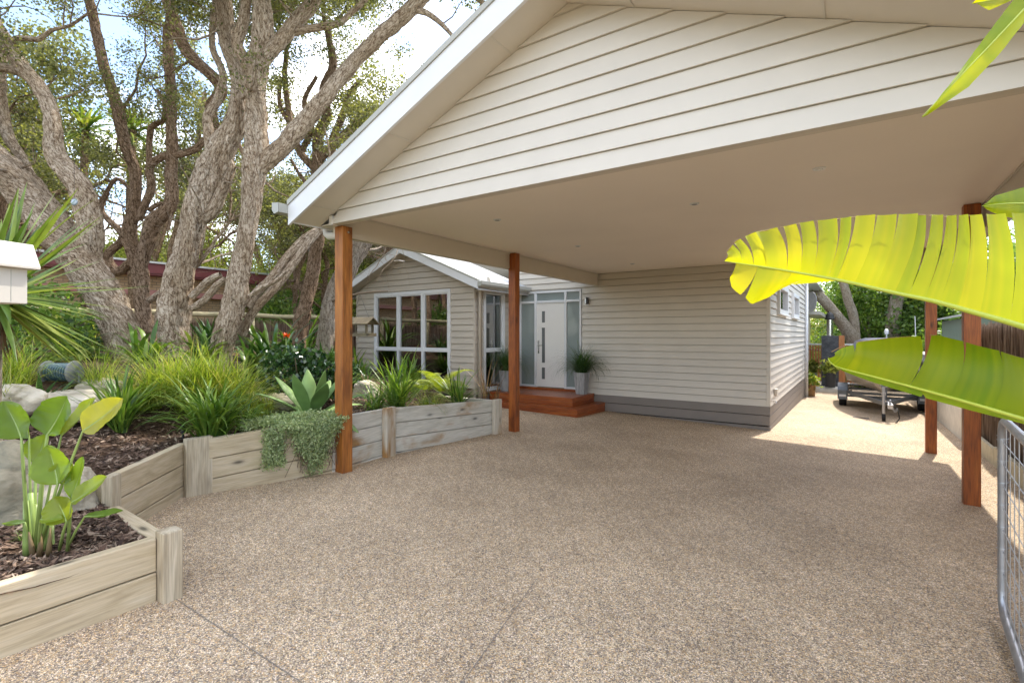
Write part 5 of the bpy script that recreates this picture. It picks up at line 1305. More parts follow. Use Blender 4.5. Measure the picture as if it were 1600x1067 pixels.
def clivia(px, py, hpx, n, label, W=(.05, .075), mat='clivia', el=(25, 85), bend=(40, 110), seed=None):
    r = np.random.default_rng(seed or int(px+py)); loc = at_soil(px, py); L = hpx*pscale(loc)
    return plant('clivia', label, 'plant', loc, [blade_set(r, n, (L*.75, L*1.35), W, el, bend, 7, .12, .25, 'strap')], M[mat], GC)
clivia(424, 584, 92, 78, 'dark strap leaved clump right of the thick trunk')
clivia(392, 588, 62, 44, 'dark strap leaved clump hugging the right thick trunk base')
c_ = clivia(476, 566, 78, 46, 'strap leaved clump behind the orange flower', mat='iris')
clivia(316, 572, 62, 40, 'strap leaved clump in the gap between the two thick trunks', mat='iris')
clivia(226, 566, 60, 30, 'strap leaved clump behind the leaning trunk', mat='iris')
clivia(120, 560, 48, 30, 'dark strap leaved clump left of the leaning trunk')
r = np.random.default_rng(5); fl = P(447, 526, 8.1); v, f, t = blade_set(r, 46, (.05, .085), (.018, .03), (-10, 85), (-20, 60), 4, .03, .1, 'leaf')
fo = empty('clivia_flower', (fl.x, fl.y, garden_z(fl.x, fl.y)), 'orange flower head standing in the dark strap leaves', 'flower')
np_obj('petals', v + np.array(fl), f, M['orange'], fo, {'tint': ('FLOAT', t)})
MB().tube([(fl.x, fl.y, garden_z(fl.x, fl.y)), (fl.x+.02, fl.y, (fl.z+garden_z(fl.x, fl.y))/2), tuple(fl)], .01, 7).build('stem', M['stalk'], fo)

def bush(name, label, cat, loc, rx, ry, rz, n, size, mat, seed, aspect=.42, shell=.55, trunk=True, group=None, lumps=5):
    r = np.random.default_rng(seed); root = empty(name, loc, label, cat, group)
    d = r.normal(0, 1, (n, 3)); d /= np.linalg.norm(d, axis=1)[:, None]; d[:, 2] = np.abs(d[:, 2])*1.0 - .12
    ph = r.uniform(0, 6.28, 6); rad = (shell + (1-shell)*r.uniform(0, 1, n)**.5)*(1 + .13*np.sin(lumps*np.arctan2(d[:, 1], d[:, 0])+ph[0]) + .12*np.sin(6*d[:, 2]+ph[1]+3*d[:, 0]) + r.normal(0, .05, n))
    c = d*rad[:, None]*np.array([rx, ry, rz]); c[:, 2] = np.maximum(c[:, 2], .01)
    dd = d*.6 + r.normal(0, .7, (n, 3)); dd /= np.linalg.norm(dd, axis=1)[:, None]; q = r.normal(0, 1, (n, 3)); s = np.cross(dd, q); s /= np.linalg.norm(s, axis=1)[:, None]; nn = np.cross(dd, s)
    L = (size*r.uniform(.6, 1.3, n))[:, None]
    v = np.stack([c-dd*L/2, c+s*L*aspect*.8-dd*L*.1+nn*L*.05, c+s*L*aspect*.45+dd*L*.28, c+dd*L/2-nn*L*.06, c-s*L*aspect*.45+dd*L*.28, c-s*L*aspect*.8-dd*L*.1+nn*L*.05], 1).reshape(-1, 3)
    f = np.arange(6*n).reshape(-1, 6); t = np.repeat(np.clip(r.normal(.45, .24, n), 0, 1), 6)
    np_obj('foliage', v + np.array(loc), f, M[mat], root, {'tint': ('FLOAT', t)})
    if trunk:
        m = MB()
        for k in range(9):
            a = r.uniform(0, 6.28); e = r.uniform(.3, .8); m.tube([Vector(loc)+Vector((0, 0, -.08)), Vector(loc)+Vector((math.cos(a)*rx*.35, math.sin(a)*ry*.35, rz*.4*e)), Vector(loc)+Vector((math.cos(a)*rx*.75, math.sin(a)*ry*.75, rz*.85*e))], [.02, .013, .005], 6)
        m.build('stems', M['bark_stem'], root)
    return root
M['bark_stem'] = paint('twig_brown', (0.14, 0.10, 0.065), .9, .2)
lg = at_soil(468, 618); bush('glossy_shrub', 'dark glossy dense shrub between the clivias and the agave', 'shrub', lg, .66, .62, .84, 3000, .075, 'gloss', 41)
lg = at_soil(530, 608); bush('glossy_shrub', 'dark glossy shrub half hidden by the orange front post', 'shrub', lg, .45, .45, .6, 1300, .07, 'gloss', 42)
lg = at_soil(100, 545); bush('leafy_shrub', 'lime leaved shrub between the yucca and the leaning trunk', 'shrub', lg, .75, .6, .8, 1500, .11, 'leaf_lime', 43, .25)
lg = at_soil(60, 560); bush('leafy_shrub', 'dark leaved shrub directly behind the yucca', 'shrub', lg, .8, .7, 1.0, 1700, .10, 'leaf_green', 44, .3)
lg = at_soil(145, 548); bush('leafy_shrub', 'dark low shrub tucked against the leaning trunk', 'shrub', lg, .5, .5, .75, 1000, .09, 'gloss', 45, .3)
# hedge foliage behind the fence, kept as single shrubs
for i, (x, y, s, lab, mt) in enumerate(((-14.5, -2.0, .9, 'olive shrub past the near end of the rail fence', 'leaf_lime'), (-14.6, .6, 1.0, 'lime shrub behind the near part of the rail fence', 'leaf_lime'), (-14.5, 3.0, .7, 'low green shrub behind the rail fence and the leaning trunk', 'leaf_green'), (-15.0, 9.2, .9, 'bright green shrub over the rail fence left of the fence post', 'leaf_green'), (-14.6, 12.0, 1.05, 'bright green shrub over the rail fence right of the fence post', 'leaf_lime'), (-14.8, 14.6, 1.0, 'bright green shrub over the rail fence beside the front post', 'leaf_lime'))):
    bush('fence_shrub', lab, 'shrub', (x, y, garden_z(x, y)), 1.5*s, 1.5*s, 2.2*s, 2600, .15, mt, 50+i, .3)

for (x_, y_, r_, h_, lab_) in bush_spots: bush('hedge_shrub', lab_, 'shrub', (x_, y_, drive_z(x_, y_)-.02), r_, 1.2, h_, 2600, .16, 'leaf_green', 46+int(x_), .3)
# agave
la = at_soil(486, 655); r = np.random.default_rng(61)
ag = empty('agave', la, 'big grey green agave rosette beside the front post', 'agave')
spec = [(i*2.4+.3, 80-5.4*i, 22+2.6*i, .56+.014*i) for i in range(15)]
for (az_, el_, bd_, L_) in spec:
    v, f, t = blade_set(r, 1, (L_*1.15, L_*1.15), (.20, .215), (el_, el_), (bd_, bd_), 9, .0, .38, 'agave', 1.6, [az_], 0.0)
    ob = np_obj('leaf', v+np.array(la)+np.array([.03*math.cos(az_), .03*math.sin(az_), .02]), f, M['agave'], ag, {'tint': ('FLOAT', t)}, smooth=True)
    so_ = ob.modifiers.new('thick', 'SOLIDIFY'); so_.thickness = .012; ob.modifiers.new('sub', 'SUBSURF').levels = 1; ob.modifiers['sub'].render_levels = 1
# silver trailing plant over the sleepers
r = np.random.default_rng(62)
a_, b_ = W[5], W[6]; dirw = (b_-a_).normalized(); nrm_ = Vector((dirw.y, -dirw.x, 0)); Lw = (b_-a_).length
tp_loc = tuple(a_.lerp(b_, .72) + nrm_*-.15 + Vector((0, 0, .60)))
tpn = empty('trailing_plant', tp_loc, 'silver green trailing plant spilling over the sleeper wall', 'plant')
cs = []
str_ = [(s_, .66*math.exp(-((s_-.82)/.15)**2)*r.uniform(.45, 1.0), r.normal(0, .05), r.uniform(.3, 1)) for s_ in np.clip(np.concatenate([r.normal(.80, .12, 260), r.normal(.74, .05, 90)]), .45, 1.06)]
for k in range(9500):
    u_ = r.uniform(0, 1)
    if u_ < .62:      # curtain on the wall face
        s_, l_, dr_, of_ = str_[r.integers(len(str_))]; v_ = r.uniform(0, 1)**.85; zz = .65 - v_*l_; off = .03 + .13*of_*math.sin(math.pi*min(1, .25+v_*.7))
        p = a_ + dirw*(s_*Lw + dr_*v_) + nrm_*off; cs.append((p.x, p.y, max(zz, .03)))
    elif u_ < .90:    # mat on top of the soil
        s_ = np.clip(r.normal(.68, .20), .28, 1.05); o2 = -abs(r.normal(0, .22)); p = a_ + dirw*(s_*Lw) + nrm_*o2; cs.append((p.x, p.y, .60 + .09*r.uniform(0, 1)*math.exp(o2*2) + .02))
    else:             # thin trails further left
        s_ = r.choice([.42, .47, .53])+r.normal(0, .012); zz = .60 - r.uniform(0, .40); p = a_ + dirw*(s_*Lw) + nrm_*(.02+.04*r.uniform(0, 1)); cs.append((p.x, p.y, zz))
cs = np.array(cs); cs = np.repeat(cs, 3, 0) + r.normal(0, .022, (len(cs)*3, 3)); cs[:, 2] = np.maximum(cs[:, 2], .03)
v, f, t = leaves(r, [cs], 1, 0, .02); n = len(cs); d = r.normal(0, 1, (n, 3)); d /= np.linalg.norm(d, axis=1)[:, None]; s = np.cross(d, r.normal(0, 1, (n, 3))); s /= np.linalg.norm(s, axis=1)[:, None]; L = (.024*r.uniform(.6, 1.4, n))[:, None]
v = np.stack([cs-d*L/2, cs+s*L*.3, cs+d*L/2, cs-s*L*.3], 1).reshape(-1, 3); np_obj('foliage', v, np.arange(4*n).reshape(-1, 4), M['silver'], tpn, {'tint': ('FLOAT', np.repeat(np.clip(r.normal(.5, .25, n), 0, 1), 4))})
m = MB()
for k in range(60):
    s_ = np.clip(r.normal(.78, .12), .4, 1.0); p = a_ + dirw*(s_*Lw); zt_ = .60; zb_ = r.uniform(.06, .4)
    m.tube([p + nrm_*-.1 + Vector((0, 0, zt_)), p + nrm_*.03 + Vector((0, 0, zt_+.02)), p + nrm_*.07 + dirw*r.normal(0, .05) + Vector((0, 0, (zt_+zb_)/2)), p + nrm_*.05 + dirw*r.normal(0, .08) + Vector((0, 0, zb_))], .003, 4, cap=False)
m.build('stems', M['bark_stem'], tpn)

# plants of the bed in front of the wing
tussock(622, 640, 88, 120, (.022, .034), 'tall dark iris clump behind the striped sleeper upright', 'iris', (25, 88), (10, 95), 'sword', .12, name='iris_clump', cat='plant', nseg=7)
tussock(585, 640, 50, 60, (.016, .026), 'arching iris clump right of the front post', 'iris', (20, 80), (30, 120), 'strap', .10, name='iris_clump', cat='plant')
tussock(715, 634, 64, 70, (.02, .03), 'iris clump near the far end of the pale sleepers', 'iris', (25, 88), (15, 100), 'sword', .09, name='iris_clump', cat='plant')
tussock(672, 640, 40, 380, (.004, .009), 'fine lime tussock between the two iris clumps', 'lomandra', (20, 80), (40, 140), br=.16)
tussock(640, 612, 40, 220, (.005, .010), 'fine tussock under the big window', 'iris', (20, 80), (40, 140), br=.2)
tussock(572, 603, 44, 60, (.012, .02), 'dark strap clump under the left end of the big window', 'clivia', (20, 85), (20, 110), 'strap', .12, name='strap_leaf_plant', cat='plant')
tussock(760, 622, 66, 12, (.014, .022), 'sparse bronze leaved plant beside the downpipe', 'dry', (45, 88), (-5, 45), 'sword', .07, name='bronze_plant', cat='plant')
tussock(775, 626, 36, 16, (.01, .018), 'low withered bronze tuft at the end of the planter', 'dry', (20, 85), (30, 110), 'sword', .05, name='bronze_plant', cat='plant')
def fern(px, py, hpx, n, label, seed):
    r = np.random.default_rng(seed); loc = at_soil(px, py); L = hpx*pscale(loc); vs, fs, ts, N = [], [], [], 0
    root = empty('fern', loc, label, 'fern')
    for k in range(n):
        az = 2*math.pi*k/n + r.uniform(-.3, .3); e0 = math.radians(r.uniform(50, 85)); bd = math.radians(r.uniform(60, 130)); p = np.array(loc, float); Lk = L*r.uniform(.8, 1.3); m_ = 26; sv = np.array([-math.sin(az), math.cos(az), 0])
        for i in range(m_):
            t = i/(m_-1); e = e0-bd*t**1.4; d = np.array([math.cos(e)*math.cos(az), math.cos(e)*math.sin(az), math.sin(e)]); p = p + d*Lk/m_
            if t < .15: continue
            wl_ = Lk*.20*math.sin(math.pi*min(1, (t-.1)/.95))**.7 + .004; up = np.cross(sv, d)
            for sg in (-1, 1):
                tip = p + sv*sg*wl_ + d*wl_*.45 - up*wl_*.2*0 - np.array([0, 0, wl_*.22]); hw = d*Lk/m_*.42
                vs += [p-hw, p+hw, tip+hw*.3, tip-hw*.3]; fs.append([N, N+1, N+2, N+3]); ts += [min(1, max(0, .3+.5*t+r.normal(0, .12)))]*4; N += 4
    np_obj('fronds', np.array(vs), np.array(fs), M['fern'], root, {'tint': ('FLOAT', ts)})
fern(690, 622, 62, 11, 'yellow green fern below the right of the big window', 71)
fern(665, 616, 44, 9, 'small yellow green fern left of the larger fern', 72)

# clumps further back in the bed before the wing
for i, (x_, y_, hh, lab_, mt_) in enumerate(((-8.2, 7.9, .62, 'green clump in the bed under the middle of the big window', 'iris'), (-9.6, 7.6, .7, 'green clump in the bed towards the left of the big window', 'iris'), (-10.6, 6.6, .7, 'dark clump in the bed left of the bird feeder', 'clivia'), (-8.6, 6.2, .6, 'dark clump in the bed behind the bird feeder', 'clivia'), (-10.6, 4.9, .7, 'dark clump behind the right thick trunk', 'clivia'), (-7.6, 5.6, .5, 'green clump behind the glossy shrub', 'iris'))):
    r = np.random.default_rng(300+i); loc = (x_, y_, garden_z(x_, y_)); plant('bed_clump', lab_, 'plant', loc, [blade_set(r, 90, (hh*.7, hh*1.25), (.03, .05), (25, 88), (20, 110), 6, .14, .25, 'strap')], M[mt_], 'strap leaved clumps at the back of the bed')
# boulders
def boulder(px, py, sx, sy, sz, label, mat, seed, rot=0.0, sink=.3):
    c = at_soil(px, py); r = np.random.default_rng(seed); import bmesh
    bm = bmesh.new(); bmesh.ops.create_icosphere(bm, subdivisions=5, radius=1.0)
    for v in bm.verts:
        q = v.co.copy(); n_ = mnoise.noise(q*1.3+Vector((seed, 0, 0)))*.28 + mnoise.noise(q*3.1+Vector((0, seed, 0)))*.10 + mnoise.noise(q*8+Vector((0, 0, seed)))*.035
        cell = mnoise.cell(q*1.6+Vector((seed, seed, 0)))*.03
        q = q*(1+n_+cell); q.z = math.copysign(abs(q.z)**.75, q.z) if abs(q.z) > 1e-6 else 0
        v.co = Vector((q.x*sx, q.y*sy, q.z*sz))
    me = bpy.data.meshes.new('boulder'); bm.to_mesh(me); bm.free(); me.shade_smooth()
    o = link_mesh('boulder', me, M[mat]); o.location = (c[0], c[1], c[2]+sz*(1-sink)-sz*.35); o.rotation_euler.z = rot
    return tag(o, label, 'boulder')
boulder(92, 644, .66, .34, .17, 'long pale flat boulder under the rosette plant', 'rock', 3, .5)
boulder(14, 640, .34, .26, .18, 'pale boulder at the left edge under the fine grass', 'rock', 5, .2)
boulder(-5, 800, .38, .36, .34, 'big lichen stained boulder behind the paddle leaved plant', 'rock_dark', 7, .9)
boulder(82, 795, .30, .26, .22, 'pale boulder right behind the paddle leaf stalks', 'rock', 9, .1)
boulder(160, 610, .30, .22, .10, 'flat pale rock by the hose reel', 'rock', 11, .2)
boulder(572, 620, .22, .2, .2, 'pale boulder between front post and iris clump', 'rock', 13, .2)
boulder(424, 634, .4, .22, .12, 'flat mossy boulder behind the silver trailing plant', 'rock_dark', 15, .4)

# yucca beside the letterbox
yc_ = P(-10, 462, 3.5); r = np.random.default_rng(81); yz = garden_z(yc_.x, yc_.y)
yu = empty('yucca', (yc_.x, yc_.y, yz), 'spiky yucca head with striped sword leaves at the left edge', 'yucca')
sets = [blade_set(r, 80, (.68, .98), (.04, .054), (0, 80), (-5, 22), 6, .05, .35, 'sword', 1.5, None, .05), blade_set(r, 70, (.60, .92), (.04, .054), (-45, 8), (2, 28), 6, .05, .35, 'sword', 1.5, None, .05)]
v, f, t = merge(*sets); np_obj('foliage', v+np.array(yc_), f, M['yucca'], yu, {'tint': ('FLOAT', t)}, smooth=True)
bk = Bark(); bk.add(np.array([[yc_.x+.03*math.sin(k), yc_.y, yz-.1+(yc_.z+.05-yz+.1)*k/10] for k in range(11)]), np.full(11, .04), 14, .1, 0, r); bk.build('trunk', M['bark_grey'], yu)
v, f, t = blade_set(r, 60, (.25, .5), (.02, .035), (-88, -60), (0, 10), 4, .06, .2, 'sword', 1.5, None, .1); np_obj('dead_skirt', v+np.array([yc_.x, yc_.y, yc_.z-.05]), f, M['dry'], yu, {'tint': ('FLOAT', t)})
# cabbage palms far behind
def palm(px, py, D, rpx, label, seed):
    c = P(px, py, D); r = np.random.default_rng(seed); s = rpx*D/FPX; z = garden_z(c.x, c.y); root = empty('cabbage_palm', (c.x, c.y, z), label, 'palm', 'cabbage palms behind the tea trees')
    v, f, t = merge(blade_set(r, 70, (s*.9, s*1.3), (.05, .07), (-10, 88), (30, 110), 6, .05, .3, 'sword', 1.4), blade_set(r, 30, (s*.8, s*1.1), (.04, .06), (-70, -10), (0, 30), 6, .05, .3, 'sword', 1.4))
    np_obj('fronds', v+np.array(c), f, M['yucca'], root, {'tint': ('FLOAT', t)})
    bk = Bark(); bk.add(np.array([[c.x+.1*math.sin(k*.6), c.y, z-.1+(c.z-z+.1)*k/12] for k in range(13)]), np.linspace(.11, .07, 13), 10, .05, 0, r); bk.build('trunk', M['bark_brown'], root)
palm(132, 205, 11.5, 42, 'spiky cabbage palm head seen left of the slender trunk', 91)
palm(206, 205, 11.2, 42, 'spiky cabbage palm head seen behind the slender trunks', 92)

# paddle leaved plant in the nearest bed
def paddle_leaf(parent, base, tip, width, nrmv, mat, petiole=None, seed=0, cup=.25, bend=.08, torn=0, name='leaf', pm='stalk'):
    """oval blade from base to tip (world), with midrib; nrmv is the side the face looks to"""
    base, tip, nv = Vector(base), Vector(tip), Vector(nrmv).normalized(); d = tip-base; L = d.length; d.normalize()
    side = d.cross(nv).normalized(); nv = side.cross(d).normalized(); nu, nvv = 24, 11; V, F = [], []
    for i in range(nu+1):
        t = i/nu; w_ = width*np.interp(t, [0, .06, .2, .45, .7, .88, .96, 1], [.06, .45, .85, 1, .85, .45, .2, .01]); c = base + d*(L*t) + nv*(-bend*L*(4*t*(t-1))*-1 - bend*1.5*L*t*t)
        for j in range(nvv):
            q = -1+2*j/(nvv-1); rip = (.05*math.sin(t*9+q*2+seed)+.012*math.sin(t*46+seed))*abs(q)**2*width
            V.append(tuple(c + side*(w_/2*q) + nv*(cup*w_/2*abs(q)**1.3 + rip)))
    for i in range(nu):
        for j in range(nvv-1): a = i*nvv+j; F.append((a, a+1, a+nvv+1, a+nvv))
    rr = np.random.default_rng(seed+1).uniform(.1, .65) if seed < 900 else .95
    ob = np_obj(name, np.array(V), np.array(F), M[mat], parent, {'tint': ('FLOAT', np.full(len(V), rr))}, smooth=True)
    m = MB(); mid_ = [Vector(V[i*nvv+nvv//2]) - nv*.002 for i in range(nu+1)]; r0 = max(.004, width*.028)
    pts = ([Vector(p) for p in petiole] if petiole else []) + mid_; k0 = len(petiole) if petiole else 0
    m.tube(pts, [r0*1.9 - r0*.7*i/max(1, k0) for i in range(k0)] + [r0*(1.1-.9*i/nu) for i in range(nu+1)], 8); m.build('midrib', M[pm], ob, smooth=True)
    return ob
Dp = 2.95; z4 = lambda x, y, D=Dp: P(x/3.333, 560+y/3.333, D)
bs = at_soil(70, 866); pl = empty('strelitzia', bs, 'paddle leaved plant with tall stalks in the nearest bed', 'plant')
bD = -SN*bs[0]+CS*bs[1]
def st(basex, basey, ax, ay, tx, ty, wz_, D=None, face=(.45, -.75, .25), yel=0, seed=0, cup=.42, lean=0):
    D = D or bD; wz = 1.38*wz_/3.333*D/FPX; b0 = z4(basex, basey, bD); a = z4(ax, ay, D); mid_ = b0.lerp(a, .55) + Vector((.0, .0, .01)); a0 = b0.lerp(a, .85)
    paddle_leaf(pl, a, z4(tx, ty, D+lean), wz, face, 'paddle', [b0, mid_, a0], seed=950 if yel else seed, cup=cup)
st(150, 1000, 110, 412, -5, 222, 125, bD-.05, seed=1, face=(.5, -.7, .45)); st(165, 1000, 150, 415, 60, 240, 90, bD+.05, seed=11, face=(.2, -.9, .3))
st(185, 1000, 245, 398, 322, 196, 155, bD+.02, seed=2); st(195, 1000, 318, 398, 462, 196, 95, bD+.1, seed=3, face=(.1, -.8, .55)); st(200, 1000, 430, 378, 612, 205, 118, bD-.05, yel=1, face=(.4, -.8, .3))
st(180, 1000, 185, 545, 215, 395, 110, bD+.12, seed=5); st(205, 1000, 300, 655, 228, 455, 130, bD-.06, seed=6, face=(.6, -.65, .3)); st(210, 1000, 300, 640, 362, 545, 90, bD-.03, seed=12, face=(.7, -.3, .5))
st(350, 1000, 368, 730, 402, 516, 78, bD-.05, seed=7, face=(.3, -.85, .2)); st(355, 1000, 372, 748, 530, 606, 92, bD-.12, seed=8, face=(.35, -.5, .75))
st(310, 995, 345, 848, 268, 722, 115, bD-.1, seed=9, face=(.5, -.75, .3)); st(345, 1000, 440, 822, 630, 772, 46, bD-.08, seed=10, face=(.1, -.35, .9)); st(200, 1010, 210, 838, 318, 822, 46, bD-.12, seed=13, face=(.2, -.6, .8))
st(160, 1000, 130, 852, 0, 848, 26, bD-.05, seed=14, face=(0, -.6, .8))
m = MB()
for k, (bx_, tx_, ty_) in enumerate(((150, 135, 740), (170, 160, 700), (190, 185, 760), (215, 225, 800), (240, 262, 780), (255, 268, 870))): m.tube([z4(bx_, 1030, bD+.02*k), z4((bx_*2+tx_)/3, 950, bD+.02*k), z4((bx_+tx_)/2, (1030+ty_)/2, bD+.02*k), z4(tx_, ty_, bD+.02*k)], [.028, .024, .02, .013], 9)
m.build('sheath', M['stalk'], pl, smooth=True)
m = MB()
for k, (bx_, tx_, ty_) in enumerate(((178, 150, 900), (205, 215, 910), (250, 262, 880))): m.tube([z4(bx_, 1040, bD-.03), z4((bx_+tx_)/2, 980, bD-.035), z4(tx_, ty_, bD-.03)], [.017, .013, .003], 8)
m.build('dry_sheath', M['stalkdry'], pl, smooth=True)

# ------------------------------------------------------------------ pots on the deck
M['potm'] = wood('grey_streaked_pot', [(0.22, 0.22, 0.22), (0.36, 0.36, 0.36), (0.50, 0.50, 0.49)], 'Z', .8, knots=False)
def pot(x, y, label, seed):
    z = .234; o = empty('potted_grass', (x, y, z), label, 'pot plant', 'tapered grey pots of grass on the deck'); m = MB()
    def ring(h, z_, ins=0): return [(x-h+ins, y-h+ins, z_), (x+h-ins, y-h+ins, z_), (x+h-ins, y+h-ins, z_), (x-h+ins, y+h-ins, z_)]
    a, b, c, d = ring(.10, z+.002), ring(.142, z+.50), ring(.142, z+.50, .02), ring(.135, z+.45, .02)
    for p_, q_ in ((a, b), (b, c), (c, d)):
        for k in range(4): m.quad(p_[k], p_[(k+1) % 4], q_[(k+1) % 4], q_[k])
    m.poly(d); m.poly(a[::-1]); m.build('pot', M['potm'], o)
    r = np.random.default_rng(seed); v, f, t = blade_set(r, 620, (.58, 1.08), (.007, .012), (30, 88), (70, 175), 9, .09, .2, 'grass', 1.7)
    np_obj('grass', v+np.array([x, y, z+.45]), f, M['potgrass'], o, {'tint': ('FLOAT', t)})
pot(-5.19, 10.47, 'tapered grey pot of arching grass right of the white door', 1); pot(-6.98, 10.02, 'tapered grey pot of arching grass beside the narrow side window', 2)
def backpot(px, py, D, s, label, mat, leaf, hp, seed):
    c = P(px, py, D); o = empty('pot_plant', c, label, 'pot plant'); m = MB(); m.lathe(c, [(.0, 0), (s*.8, 0), (s, hp), (s*.9, hp), (s*.88, hp-.05), (0, hp-.05)], 16, cap=False); m.build('pot', mat, o, smooth=False)
    r = np.random.default_rng(seed); n = 420; cc = r.normal(0, 1, (n, 3))*np.array([s*.62, s*.62, s*.62])+np.array([c.x, c.y, c.z+hp+s*.9]); v, f, t = leaves(r, [cc], 1, 0, .02)
    d = r.normal(0, 1, (n, 3)); d /= np.linalg.norm(d, axis=1)[:, None]; q = np.cross(d, r.normal(0, 1, (n, 3))); q /= np.linalg.norm(q, axis=1)[:, None]; L = .16
    np_obj('leaves', np.stack([cc-d*L/2, cc+q*L*.25, cc+d*L/2, cc-q*L*.25], 1).reshape(-1, 3), np.arange(4*n).reshape(-1, 4), M[leaf], o, {'tint': ('FLOAT', np.repeat(r.uniform(0, 1, n), 4))})
M['potw'] = paint('pale_pot', (.55, .54, .52), .7); M['potb'] = paint('dark_pot', (.03, .032, .035), .5); M['terra'] = paint('amber_pot', (.30, .16, .06), .5, .2)
zt_ = drive_z(-.8, 22)+.16
def px_at(px, z, D): return HOR - (z-CAM_Z)*FPX/D
backpot(1267, px_at(1267, zt_, 20.6), 20.6, .22, 'pale round pot with lime bush before the slat screen', M['potw'], 'leaf_lime', .42, 3)
backpot(1297, px_at(1297, zt_, 18.9), 18.9, .21, 'dark tall pot with lime bush before the slate fireplace', M['potb'], 'leaf_lime', .55, 4)
cz_ = P(1268, 600, 16.6); backpot(1266, px_at(0, drive_z(cz_.x, cz_.y), 16.9), 16.9, .17, 'amber jar with wispy stems at the house corner', M['terra'], 'lomandra', .38, 5)

# ------------------------------------------------------------------ small garden things
# letterbox on a post
lb = P(43, 475, 2.7); lx = empty('letterbox', (lb.x-.1, lb.y-.02, garden_z(lb.x, lb.y)), 'cream letterbox with pitched lid in front of the yucca', 'letterbox')
M['lb'] = paint('letterbox_paint', (0.50, 0.47, 0.42), .5, .02)
uz = Vector((0, 0, 1)); ux = (Vector((-SN, CS, 0))*.97 + Vector((CS, SN, 0))*.24).normalized(); uy = Vector((-ux.y, ux.x, 0)); c = lb
def ob_(m, x0, x1, y0, y1, z0, z1): 
    q = [c+ux*a+uy*b+uz*z0 for a, b in ((x0, y0), (x1, y0), (x1, y1), (x0, y1))]; m.prism(q, (0, 0, z1-z0))
m = MB(); ob_(m, -.46, .0, .0, .24, .0, .185); m.build('box', M['lb'], lx, bevel=.003)
m = MB(); ob_(m, -.075, -.072, -.0012, .001, .01, .178); m.build('door_seam', M['gutter'], lx)
m = MB(); q = [c+ux*-.50+uy*-.035+uz*.186, c+ux*-.50+uy*.275+uz*.186, c+ux*-.50+uy*.275+uz*.20, c+ux*-.50+uy*.02+uz*.325, c+ux*-.50+uy*-.035+uz*.20]; m.prism(q, ux*.54); m.build('lid', M['lb'], lx, bevel=.003)
m = MB(); pb = c+ux*-.23+uy*.12; m.box(pb.x-.05, pb.x+.05, pb.y-.05, pb.y+.05, garden_z(pb.x, pb.y)-.2, c.z-.002); m.build('stand', M['lb'], lx)
# bird feeder hanging from a branch stub
bf = P(566, 508, 7.6); bo = empty('bird_feeder', bf, 'mossy wooden bird feeder house hanging in front of the big window', 'bird feeder')
hx, hy = Vector((.95, .25, 0)).normalized(), Vector((-.25, .95, 0)).normalized()
def bb(m, x0, x1, y0, y1, z0, z1): m.prism([bf+hx*a+hy*b+Vector((0, 0, z0)) for a, b in ((x0, y0), (x1, y0), (x1, y1), (x0, y1))], (0, 0, z1-z0))
m = MB(); bb(m, -.20, .16, -.10, .10, -.17, -.15); bb(m, -.2, .16, -.115, -.10, -.17, -.12); bb(m, -.2, .16, .10, .115, -.17, -.12); bb(m, .16, .175, -.115, .115, -.17, -.12); m.build('tray', M['oldwood'], bo)
for sx_ in (-.19, .11):
    for sy_ in (-.085, .07): m = MB(); bb(m, sx_, sx_+.035, sy_, sy_+.016, -.149, .03); m.build('feeder_post', M['oldwood'], bo)
m = MB()
for sg in (-1, 1): m.prism([bf-hx*.23+hy*sg*.155+Vector((0, 0, .005)), bf-hx*.23+Vector((0, 0, .105)), bf-hx*.23+Vector((0, 0, .120)), bf-hx*.23+hy*sg*.16+Vector((0, 0, .018))], hx*.43)
m.build('feeder_roof', M['oldwood'], bo)
m = MB(); m.prism([bf+hx*.14-hy*.13+Vector((0, 0, .012)), bf+hx*.14+hy*.13+Vector((0, 0, .012)), bf+hx*.14+Vector((0, 0, .10))], hx*.012); m.build('feeder_gable', M['oldwood'], bo)
h1 = P(562, 459, 7.6); m = MB(); m.tube([bf+hx*.12+Vector((0, 0, .11)), h1], .003, 4); m.tube([bf-hx*.15+Vector((0, 0, .11)), h1], .003, 4); m.build('cord', M['black'], bo)
m = MB(); p0 = P(520, 470, 8.2); m.tube([p0, P(548, 462, 7.7), h1+Vector((0, 0, .005)), P(585, 456, 7.55), P(606, 455, 7.5)], [.025, .02, .014, .010, .006], 8); tag(m.build('dead_branch', M['bark_stem'], None, smooth=True), 'bare dead branch reaching across the wing wall, holding the bird feeder', 'branch')
# glass ornament hung in the trees
go = P(116, 316, 7.0); oo = empty('hanging_ornament', go, 'pale glass disc hung by a thread before the leaning trunk', 'ornament')
M['orn'] = glassmat('ornament_glass', (.30, .36, .40), frost=.15)
m = MB(); m.lathe(go, [(.0, -.008), (.036, -.006), (.050, 0), (.036, .009), (0, .010)], 16, cap=False); o = m.build('disc', M['orn'], oo, smooth=True); 
for v_ in o.data.vertices: v_.co = Vector((v_.co.x*CS*1.0 , v_.co.x*SN, v_.co.y))+Vector((0, 0, 0)) + Vector((SN, -CS, 0))*v_.co.z
m = MB(); m.tube([go+Vector((0, 0, .06)), go+Vector((0, 0, .8)), P(122, 240, 7.2)], .002, 4); m.build('thread', M['black'], oo)
